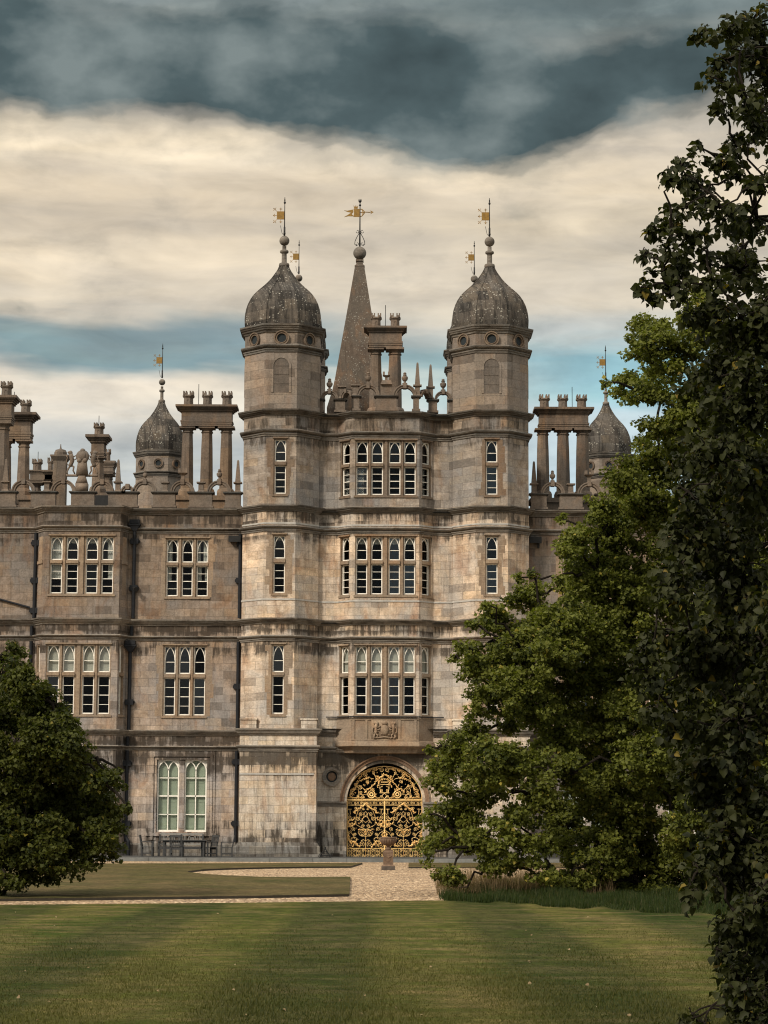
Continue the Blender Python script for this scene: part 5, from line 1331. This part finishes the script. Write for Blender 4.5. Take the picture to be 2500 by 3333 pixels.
# ------------------------------------------------------------------ foliage
def leaf_mat(name, c_dark, c_light, c_yel, trans=.35, gloss=.35):
    m, nt, b = new_mat(name)
    at = nt.nodes.new('ShaderNodeAttribute'); at.attribute_name = 'leaf_rnd'
    col = RAMP(nt, at.outputs['Fac'], [(0, c_dark), (.55, c_light), (.93, c_light), (1.0, c_yel)])
    nt.links.new(col, b.inputs['Base Color']); b.inputs['Roughness'].default_value = gloss; b.inputs['Specular IOR Level'].default_value = .15
    tr = nt.nodes.new('ShaderNodeBsdfTranslucent'); nt.links.new(MIXC(nt, 1.0, col, (1.5, 1.7, .6), 'MULTIPLY'), tr.inputs[0])
    mx = nt.nodes.new('ShaderNodeMixShader'); mx.inputs[0].default_value = trans
    out = nt.nodes['Material Output']; nt.links.new(b.outputs[0], mx.inputs[1]); nt.links.new(tr.outputs[0], mx.inputs[2]); nt.links.new(mx.outputs[0], out.inputs[0])
    return m
m_bark = simple('bark', (.017, .014, .011), 1.0, spec=.03, var=.4, vscale=8, bump=.6)

def norm(a): return a / np.maximum(np.linalg.norm(a, axis=1, keepdims=True), 1e-9)
def leaf_mesh(name, pos, nrm, axis, size, rnd, mat, parent, shape='maple', wide=1.05):
    """every leaf is a small folded blade"""
    N = len(pos); a = norm(axis - nrm * np.sum(axis * nrm, axis=1, keepdims=True)); s = np.cross(nrm, a)
    if shape == 'ovate':   # six-sided folded leaf
        uv = [(0, 0, 0), (.26, .34 * wide, .16), (.6, .38 * wide, .14), (1.0, 0, -.28), (.6, -.38 * wide, .14), (.26, -.34 * wide, .16), (.5, 0, 0)]
        faces = [(0, 1, 2, 6), (6, 2, 3), (0, 6, 4, 5), (6, 3, 4)]
    elif shape == 'maple':
        uv = [(0, 0, 0), (.35, .5 * wide, .12), (1.0, 0, -.1), (.35, -.5 * wide, .12)]
        faces = [(0, 1, 2), (0, 2, 3)]
    V = len(uv); co = np.zeros((N, V, 3))
    for k, (u, v, w) in enumerate(uv): co[:, k] = pos + (a * u + s * v + nrm * w) * size[:, None]
    me = bpy.data.meshes.new(name); me.vertices.add(N * V); me.vertices.foreach_set('co', co.reshape(-1).astype(np.float32))
    nl = sum(len(f) for f in faces); nf = len(faces)
    base = (np.arange(N) * V)[:, None]; li = np.concatenate([base + np.array(f)[None] for f in faces], axis=1).reshape(-1)
    me.loops.add(N * nl); me.loops.foreach_set('vertex_index', li.astype(np.int32))
    starts = np.cumsum([0] + [len(f) for f in faces])[:-1]
    ls = (np.arange(N) * nl)[:, None] + starts[None]; me.polygons.add(N * nf); me.polygons.foreach_set('loop_start', ls.reshape(-1).astype(np.int32))
    me.update(calc_edges=True)
    at = me.attributes.new('leaf_rnd', 'FLOAT', 'FACE'); at.data.foreach_set('value', np.repeat(rnd, nf).astype(np.float32))
    me.materials.append(mat); o = bpy.data.objects.new(name, me); COL.objects.link(o)
    if parent is not None: o.parent = parent
    return o

def tree(name, label, dist, lobes, trunk_px, mat, leaf, clump_r, per, dens, seed, depth_j, shape='maple', flat=.55, droop=.0, trunk_r=.35, limb_stop=None, tdx=0.0, depth_k=1.0, limb_r=.045, grow=1.0, airy=1.0):
    rg = np.random.default_rng(seed); Y0 = CAMP.y + dist; U = dist / F_PX
    base = G(trunk_px[0], trunk_px[1]); base = Vector((X(trunk_px[0], trunk_px[1], Y0), Y0, 0))
    root = tag(empty(name, tuple(base)), label, 'tree')
    C = []; LC = []; CL = []
    for lb in lobes:
        px, py, rx, ry = lb[:4]; dj = lb[4] if len(lb) > 4 else rg.uniform(-1, 1) * depth_j
        c = P(px, py, Y0 + dj); rx *= U; ry *= U; rd = max(rx, ry) * depth_k
        LC.append((c, rx, rd, ry))
        rx *= grow; ry *= grow
        k = max(4, int(dens * (rx * ry) / clump_r ** 2 * 5.0 * (airy if py < 1000 and rx < .4 else 1)))
        d = norm(rg.normal(size=(k, 3))); r = rg.random(k) ** .42
        pts = np.array([c.x, c.y, c.z]) + d * r[:, None] * np.array([rx, rd, ry])
        C.append(pts); CL += [min(1.0, max(rx, ry) / clump_r * .8 + .15)] * k
    C = np.concatenate(C); n = len(C)
    cr = clump_r * rg.uniform(.55, 1.25, n) * np.array(CL)
    # leaves of each clump sit on short side twigs around it
    m = (per * (cr / clump_r) ** 2).astype(int) + 4
    idx = np.repeat(np.arange(n), m); N = len(idx)
    d = norm(rg.normal(size=(N, 3))); d[:, 2] = d[:, 2] * flat
    r = rg.random(N) ** .5
    pos = C[idx] + d * (r * cr[idx])[:, None]
    pos[:, 2] -= droop * (r ** 2) * cr[idx]
    nr = norm(rg.normal(size=(N, 3)) * .75 + d * .35 + np.array([0, -.1, .75]))
    ax = norm(d * .8 + rg.normal(size=(N, 3)) * .6 + np.array([0, 0, -.35 - droop]))
    crd = rg.uniform(0, .5, n)
    rnd = np.clip(crd[idx] + rg.random(N) * .5, 0, .97); rnd[rg.random(N) < .015] = 1.0
    sz = leaf * rg.uniform(.45, 1.35, N)
    bvec = np.array(base); 
    o = leaf_mesh('crown', pos - bvec, nr, ax, sz, rnd, mat, root, shape)
    # trunk, limbs and twigs
    tb = MB(); br_ = random.Random(seed)
    topz = max(c.z for c, *_ in LC); H = topz * .85
    tr = [Vector((tdx * (t ** 1.5) + .15 * sin(t * 5), .1 * cos(t * 4), t * H)) for t in np.linspace(0, 1, 12)]
    tb.tube(tr, lambda t: trunk_r * (1.35 - 1.1 * t if t > .08 else 1.6 - 2.5 * t), 10)
    tb.build('trunk', m_bark, root)
    lb_ = MB()
    E = [c - base for c, *_ in LC]; hd = [math.hypot(e.x - tdx, e.y) + .25 * abs(e.z - H * .45) for e in E]
    for i, e in enumerate(E):
        best = None; bd = 1e9
        for j, f in enumerate(E):
            if hd[j] < hd[i] * .93 and (f - e).length < bd and f.z < e.z + .8: bd = (f - e).length; best = f
        t0 = max(.08, min(.9, (e.z - .35 * math.hypot(e.x, e.y)) / H)); sT = tr[min(11, int(t0 * 11))]
        if best is None or (sT - e).length < bd: best = sT
        n_ = 6; sag = (best - e).length
        L = [best.lerp(e, k / n_) + Vector((br_.uniform(-1, 1), br_.uniform(-1, 1), br_.uniform(-1, 1) + .7 * sin(pi * k / n_))) * sag * .07 * (0 if k in (0, n_) else 1) for k in range(n_ + 1)]
        r0 = limb_r * (1.5 if best is sT else 1.0); lb_.tube(L, r0, 6, r0 * .45)
    cc = C - bvec
    lcs = np.array([[c.x - base.x, c.y - base.y, c.z - base.z] for c, *_ in LC])
    for i in range(n):
        j = np.argmin(np.sum((lcs - cc[i]) ** 2, axis=1)); a = Vector(lcs[j]); b = Vector(cc[i])
        if (b - a).length < .02: continue
        md = (a + b) / 2 + Vector((0, 0, .12 * (b - a).length))
        lb_.tube([a, md, b], max(.012, leaf * .14), 4, .004)
        for q in range(2 if dist < 30 else 1):
            dd = Vector(rg.normal(size=3)).normalized() * cr[i] * .9; dd.z -= droop * cr[i] * .5; lb_.tube([b, b + dd * .5 + Vector((0, 0, .03)), b + dd], max(.006, leaf * .06), 3, .003)
    lb_.build('limb', m_bark, root)
    return root, N

m_lf1 = leaf_mat('maple_leaf', (.012, .020, .004), (.112, .122, .022), (.26, .21, .04), .30, .6)
m_lf2 = leaf_mat('lime_leaf', (.005, .008, .003), (.030, .033, .010), (.14, .10, .016), .26, .6)
m_lf3 = leaf_mat('left_leaf', (.013, .020, .005), (.056, .062, .011), (.14, .115, .018), .28, .6)

lob_mid = [(1392, 2800, 14, 20), (1480, 2890, 14, 14), (1500, 2095, 14, 12), (1590, 1970, 16, 12), (1690, 1880, 14, 14), (1735, 1870, 14, 12), (1970, 1250, 14, 10), (1830, 1690, 12, 20), (1822, 1890, 12, 14), (1540, 2330, 16, 14), (1395, 2440, 14, 12), (1480, 2140, 16, 10), (1545, 2030, 20, 12), (2050, 1110, 20, 12), (1400, 2650, 14, 16), (2240, 2680, 90, 70), (2250, 2780, 90, 60), (1560, 2170, 60, 70), (1660, 2090, 70, 60), (1680, 2250, 70, 80), (1660, 2360, 60, 40), (1520, 2640, 60, 50), (1590, 2560, 80, 50), (1700, 2480, 70, 60), (1560, 2740, 80, 40), (1700, 2760, 90, 50), (1800, 2640, 100, 60), (1640, 2820, 60, 30), (1480, 2430, 60, 40), (1800, 2130, 90, 80), (1850, 2020, 90, 70), (1950, 1880, 90, 90), (1940, 2330, 110, 70), (1840, 2870, 80, 40), (2000, 2880, 110, 50), (2120, 2890, 110, 50), (1990, 2200, 110, 90), (2040, 2040, 110, 100), (2060, 1620, 90, 90), (2210, 1430, 80, 90), (2160, 1210, 60, 45), (2060, 2330, 110, 90), (2080, 2480, 110, 90), (1466, 2691, 95, 78), (1405, 2752, 38, 32), (1465, 2838, 45, 42), (1466, 2488, 80, 60), (1425, 2555, 45, 28), (1604, 2481, 98, 72), (1553, 2387, 42, 42), (1610, 2240, 85, 105), (1524, 2118, 45, 36), (1610, 2018, 75, 48),
           (1719, 1945, 62, 60), (1705, 2134, 105, 90), (1770, 2025, 85, 75), (1748, 2315, 90, 60), (1878, 1917, 75, 100), (1878, 1770, 58, 75), (1915, 2098, 120, 115), (1880, 2240, 120, 90), (1987, 1770, 105, 120), (2023, 1917, 120, 120),
           (2035, 1545, 55, 50), (1965, 1650, 50, 50), (2140, 1507, 95, 95), (2030, 1251, 55, 38), (2110, 1285, 85, 48), (2120, 1062, 60, 45), (2090, 1150, 50, 30), (2185, 1130, 100, 90), (2250, 1356, 100, 100), (2125, 1395, 48, 36), (2130, 1650, 110, 110),
           (1842, 2409, 115, 75), (1987, 2423, 120, 110), (1806, 2517, 105, 68), (1936, 2546, 120, 75), (2023, 2630, 130, 100), (1748, 2604, 90, 35), (1665, 2665, 90, 50), (1842, 2712, 105, 70), (1951, 2785, 125, 80), (2060, 2749, 120, 110),
           (1780, 2850, 70, 26), (1915, 2868, 110, 40), (2150, 2810, 130, 90), (2150, 2500, 140, 140), (2150, 2200, 130, 150), (2150, 1900, 130, 150), (2320, 1350, 120, 160), (2320, 1650, 130, 160), (2320, 1950, 130, 160), (2320, 2250, 130, 160), (2320, 2550, 130, 160), (2320, 2800, 130, 110), (2280, 1050, 100, 120),
           (1560, 2600, 60, 18), (1590, 2780, 60, 25), (2480, 1500, 130, 260), (2480, 2000, 130, 260), (2480, 2500, 130, 260), (2450, 2830, 150, 90)]
_, n1 = tree('maple_tree', 'broad bright green maple whose low boughs hide the right wing of the house', 56.0, lob_mid, (2480, 2905), m_lf1, .086, .25, 92, 1.15, 3, 2.2, flat=.6, trunk_r=.45, grow=1.04)
lob_left = [(135, 2265, 50, 50), (205, 2350, 45, 40), (240, 2400, 35, 30), (60, 2130, 25, 25), (395, 2560, 16, 14), (410, 2620, 12, 20), (290, 2460, 20, 10), (222, 2360, 16, 10), (40, 2090, 10, 16), (150, 2240, 14, 18), (360, 2780, 16, 18), (180, 2852, 25, 12), (60, 2880, 20, 10), (8, 2905, 12, 10), (350, 2520, 22, 14), (120, 2320, 80, 60), (210, 2430, 70, 50), (310, 2580, 60, 60), (330, 2690, 60, 50), (240, 2690, 80, 60), (90, 2700, 110, 70), (150, 2780, 90, 50), (10, 2800, 80, 50), (60, 2190, 50, 50), (150, 2540, 110, 80), (15, 2195, 65, 60), (85, 2240, 55, 50), (60, 2330, 110, 85), (150, 2385, 75, 65), (30, 2480, 130, 110), (170, 2480, 105, 75), (262, 2500, 75, 42), (330, 2540, 55, 35), (100, 2620, 150, 110), (260, 2620, 105, 85), (352, 2640, 40, 65), (60, 2740, 130, 75),
            (200, 2735, 115, 65), (320, 2735, 65, 52), (300, 2795, 42, 18), (235, 2825, 55, 16), (100, 2845, 50, 22), (15, 2865, 35, 26), (-120, 2300, 120, 130), (-120, 2550, 130, 150), (-120, 2750, 130, 90), (-250, 2400, 130, 250), (20, 2140, 22, 22), (200, 2300, 25, 22), (385, 2505, 18, 12)]
_, n2 = tree('lime_tree', 'dark green tree whose drooping crown fills the lower left corner', 52.0, lob_left, (-330, 2922), m_lf3, .085, .23, 70, 1.35, 8, 1.6, flat=.6, droop=.25, trunk_r=.32, grow=1.12)
lob_near = [(2435, 88, 110, 85), (2376, 118, 80, 50), (2290, 112, 30, 14), (2364, 194, 52, 50), (2435, 206, 60, 85), (2347, 265, 42, 48), (2341, 345, 38, 28), (2429, 329, 28, 50), (2485, 235, 45, 110), (2446, 400, 32, 32), (2388, 453, 40, 18), (2482, 447, 50, 50),
            (2217, 541, 38, 38), (2317, 500, 60, 42), (2170, 576, 20, 26), (2288, 588, 90, 60), (2394, 558, 42, 42), (2482, 588, 45, 90), (2229, 676, 80, 58), (2347, 676, 60, 36), (2405, 723, 32, 22), (2129, 752, 24, 22), (2188, 764, 60, 50), (2258, 764, 50, 50), (2106, 823, 38, 34), (2158, 882, 50, 44), (2229, 852, 50, 50),
            (2305, 823, 20, 40), (2088, 935, 20, 10), (2129, 970, 16, 22), (2200, 940, 40, 26), (2405, 882, 85, 80), (2464, 705, 45, 70), (2317, 911, 60, 40), (2430, 1050, 120, 110), (2310, 1030, 70, 60), (2430, 1280, 120, 140), (2330, 1190, 60, 70), (2340, 1480, 100, 130), (2440, 1560, 100, 150), (2260, 1740, 80, 100), (2200, 1900, 75, 80), (2150, 2050, 55, 40), (2105, 2110, 35, 20),
            (2120, 2190, 65, 38), (2250, 2120, 115, 110), (2400, 1850, 130, 150), (2400, 2100, 130, 150), (2400, 2350, 130, 150), (2140, 2300, 40, 36), (2210, 2370, 65, 60), (2290, 2520, 100, 110), (2430, 2600, 110, 160), (2345, 2720, 60, 90), (2275, 2810, 22, 40), (2420, 2830, 90, 90), (2420, 2990, 80, 80), (2355, 3060, 42, 42), (2400, 3140, 75, 50), (2445, 3240, 60, 70), (2395, 3270, 50, 50), (2450, 3310, 60, 50), (2400, 3200, 60, 60), (2225, 3322, 14, 10), (2255, 3300, 10, 14), (2290, 3328, 20, 10), (2480, 2920, 60, 80), (2490, 3070, 60, 90), (2495, 3190, 50, 70),  (2470, 3350, 70, 60), (2335, 3090, 26, 24), (2250, 2900, 14, 30),
            (2240, 1600, 40, 60), (2480, 3320, 40, 40), (2330, 1250, 130, 140, 2.6), (2420, 1150, 130, 140, 2.2), (2300, 1500, 140, 150, 2.6), (2260, 1800, 110, 140, 2.6), (2260, 2150, 120, 150, 2.4), (2300, 2450, 120, 150, 2.2), (2360, 1700, 150, 200, 2), (2380, 2050, 150, 200, 2), (2380, 2500, 130, 180, 2), (2400, 2800, 110, 150, 1.8), (2420, 800, 100, 140, 1.5), (2450, 330, 60, 150, 1), (2560, 300, 80, 300), (2580, 900, 90, 300), (2580, 1500, 90, 300), (2580, 2100, 90, 300), (2580, 2700, 90, 300)]
_, n3 = tree('beech_tree', 'tall dark tree with large drooping leaves close by at the right edge', 18.6, lob_near, (2860, 3228), m_lf2, .069, .122, 27, 1.0, 15, .65, shape='ovate', flat=.9, droop=.45, trunk_r=.28, limb_r=.013, airy=.5)
scene['leaf_counts'] = str((n1, n2, n3))

# --- long grass beneath the maple, and turf blades
def blades(name, n, area, h, w, mat, label, seed, lean=.4, kind='stuff', cat='grass', zf=0.0, stripe=0):
    rg = np.random.default_rng(seed); xs, ys = area(rg, n); N = len(xs)
    hh = h * rg.uniform(.4, 1.2, N) * (.75 + .3 * np.sin(xs * 1.9 + ys * .7) + .2 * np.sin(xs * 4.7 + 2)); a = rg.uniform(0, 2 * pi, N); d = np.stack([np.cos(a), np.sin(a), np.zeros(N)], 1); s = np.stack([-np.sin(a), np.cos(a), np.zeros(N)], 1)
    p = np.stack([xs, ys, np.full(N, zf)], 1); ln = lean * rg.uniform(.1, 1, N)
    co = np.zeros((N, 3, 3)); co[:, 0] = p - s * w * .5; co[:, 1] = p + s * w * .5; co[:, 2] = p + d * (ln * hh)[:, None]; co[:, 2, 2] += hh
    me = bpy.data.meshes.new(name); me.vertices.add(N * 3); me.vertices.foreach_set('co', co.reshape(-1).astype(np.float32)); me.loops.add(N * 3); me.loops.foreach_set('vertex_index', np.arange(N * 3, dtype=np.int32))
    me.polygons.add(N); me.polygons.foreach_set('loop_start', (np.arange(N) * 3).astype(np.int32)); me.update(calc_edges=True)
    at = me.attributes.new('leaf_rnd', 'FLOAT', 'FACE'); at.data.foreach_set('value', (np.clip(rg.random(N) * .55 + .42 * (.5 + .5 * np.sin(np.pi * (xs + .2) / stripe)), 0, .96) if stripe else rg.random(N)).astype(np.float32)); me.materials.append(mat)
    o = bpy.data.objects.new(name, me); COL.objects.link(o); tag(o, label, cat, None, kind); return o
m_tall = leaf_mat('long_grass', (.008, .018, .004), (.026, .038, .008), (.10, .08, .04), .3, .6)
m_seed = leaf_mat('grass_seed', (.09, .062, .034), (.15, .105, .06), (.2, .15, .09), .3, .7)
def area_tall(rg, n):
    px = rg.uniform(1400, 2700, n); e = 2936 + 55 * np.clip((px - 1400) / 900, 0, 1.2); py = rg.uniform(0, 1, n) * (e - 2880) + 2880
    nz = np.sin(px * .021 + 1) * 9 + np.sin(px * .057) * 6
    keep = (py > 2932 - (px - 1400) * .25 + nz * .5) & (rg.random(n) < np.clip((px - 1395 + nz * 4) / 170, 0, 1)) & (py < e - 3 + nz * .5)
    g = np.array([tuple(G(a, b))[:2] for a, b in zip(px[keep], py[keep])]); return g[:, 0], g[:, 1]
blades('long_grass', 90000, area_tall, .22, .014, m_tall, 'uncut dark green grass beneath the maple boughs', 2, zf=.03)
def area_seed(rg, n):
    px = 1420 + 580 * rg.random(n) ** .8; py = rg.uniform(2868, 2920, n); g = np.array([tuple(G(a, b))[:2] for a, b in zip(px, py)]); return g[:, 0], g[:, 1]
blades('seeding_grass', 7000, area_seed, .62, .010, m_seed, 'brownish seeding grass stalks between gravel and maple', 3, lean=.8, zf=.03)
m_turf = leaf_mat('turf_blade', (.016, .025, .004), (.072, .068, .018), (.20, .16, .09), .25, .6)
def area_turf(rg, n):
    y = CAMP.y + 18.5 + 26 * (1 - (1 - rg.random(n)) ** .30); wd = (y - CAMP.y) * .172; return rg.uniform(-1, 1, n) * wd, y
blades('turf', 120000, area_turf, .032, .008, m_turf, 'short mown turf blades of the near lawn', 6, lean=.9, zf=.045, stripe=1.5)

def area_fall(rg, n):
    y = CAMP.y + 19 + rg.random(n) ** 1.3 * 30; wd = (y - CAMP.y) * .17; return rg.uniform(-1, 1, n) * wd, y
rg = np.random.default_rng(77); fx_, fy_ = area_fall(rg, 60)
m_fall = leaf_mat('fallen_leaf', (.10, .07, .035), (.22, .16, .09), (.38, .32, .22), .1, .7)
fo = leaf_mesh('fallen_leaves', np.stack([fx_, fy_, np.full(60, .062)], 1), norm(rg.normal(size=(60, 3)) * .35 + np.array([0, -.2, 1.0])), norm(rg.normal(size=(60, 3)) * np.array([1, 1, .1])), rg.uniform(.02, .05, 60), rg.random(60), m_fall, None, 'ovate')
tag(fo, 'dry pale leaves scattered over the mown front lawn', 'leaves', None, 'stuff')
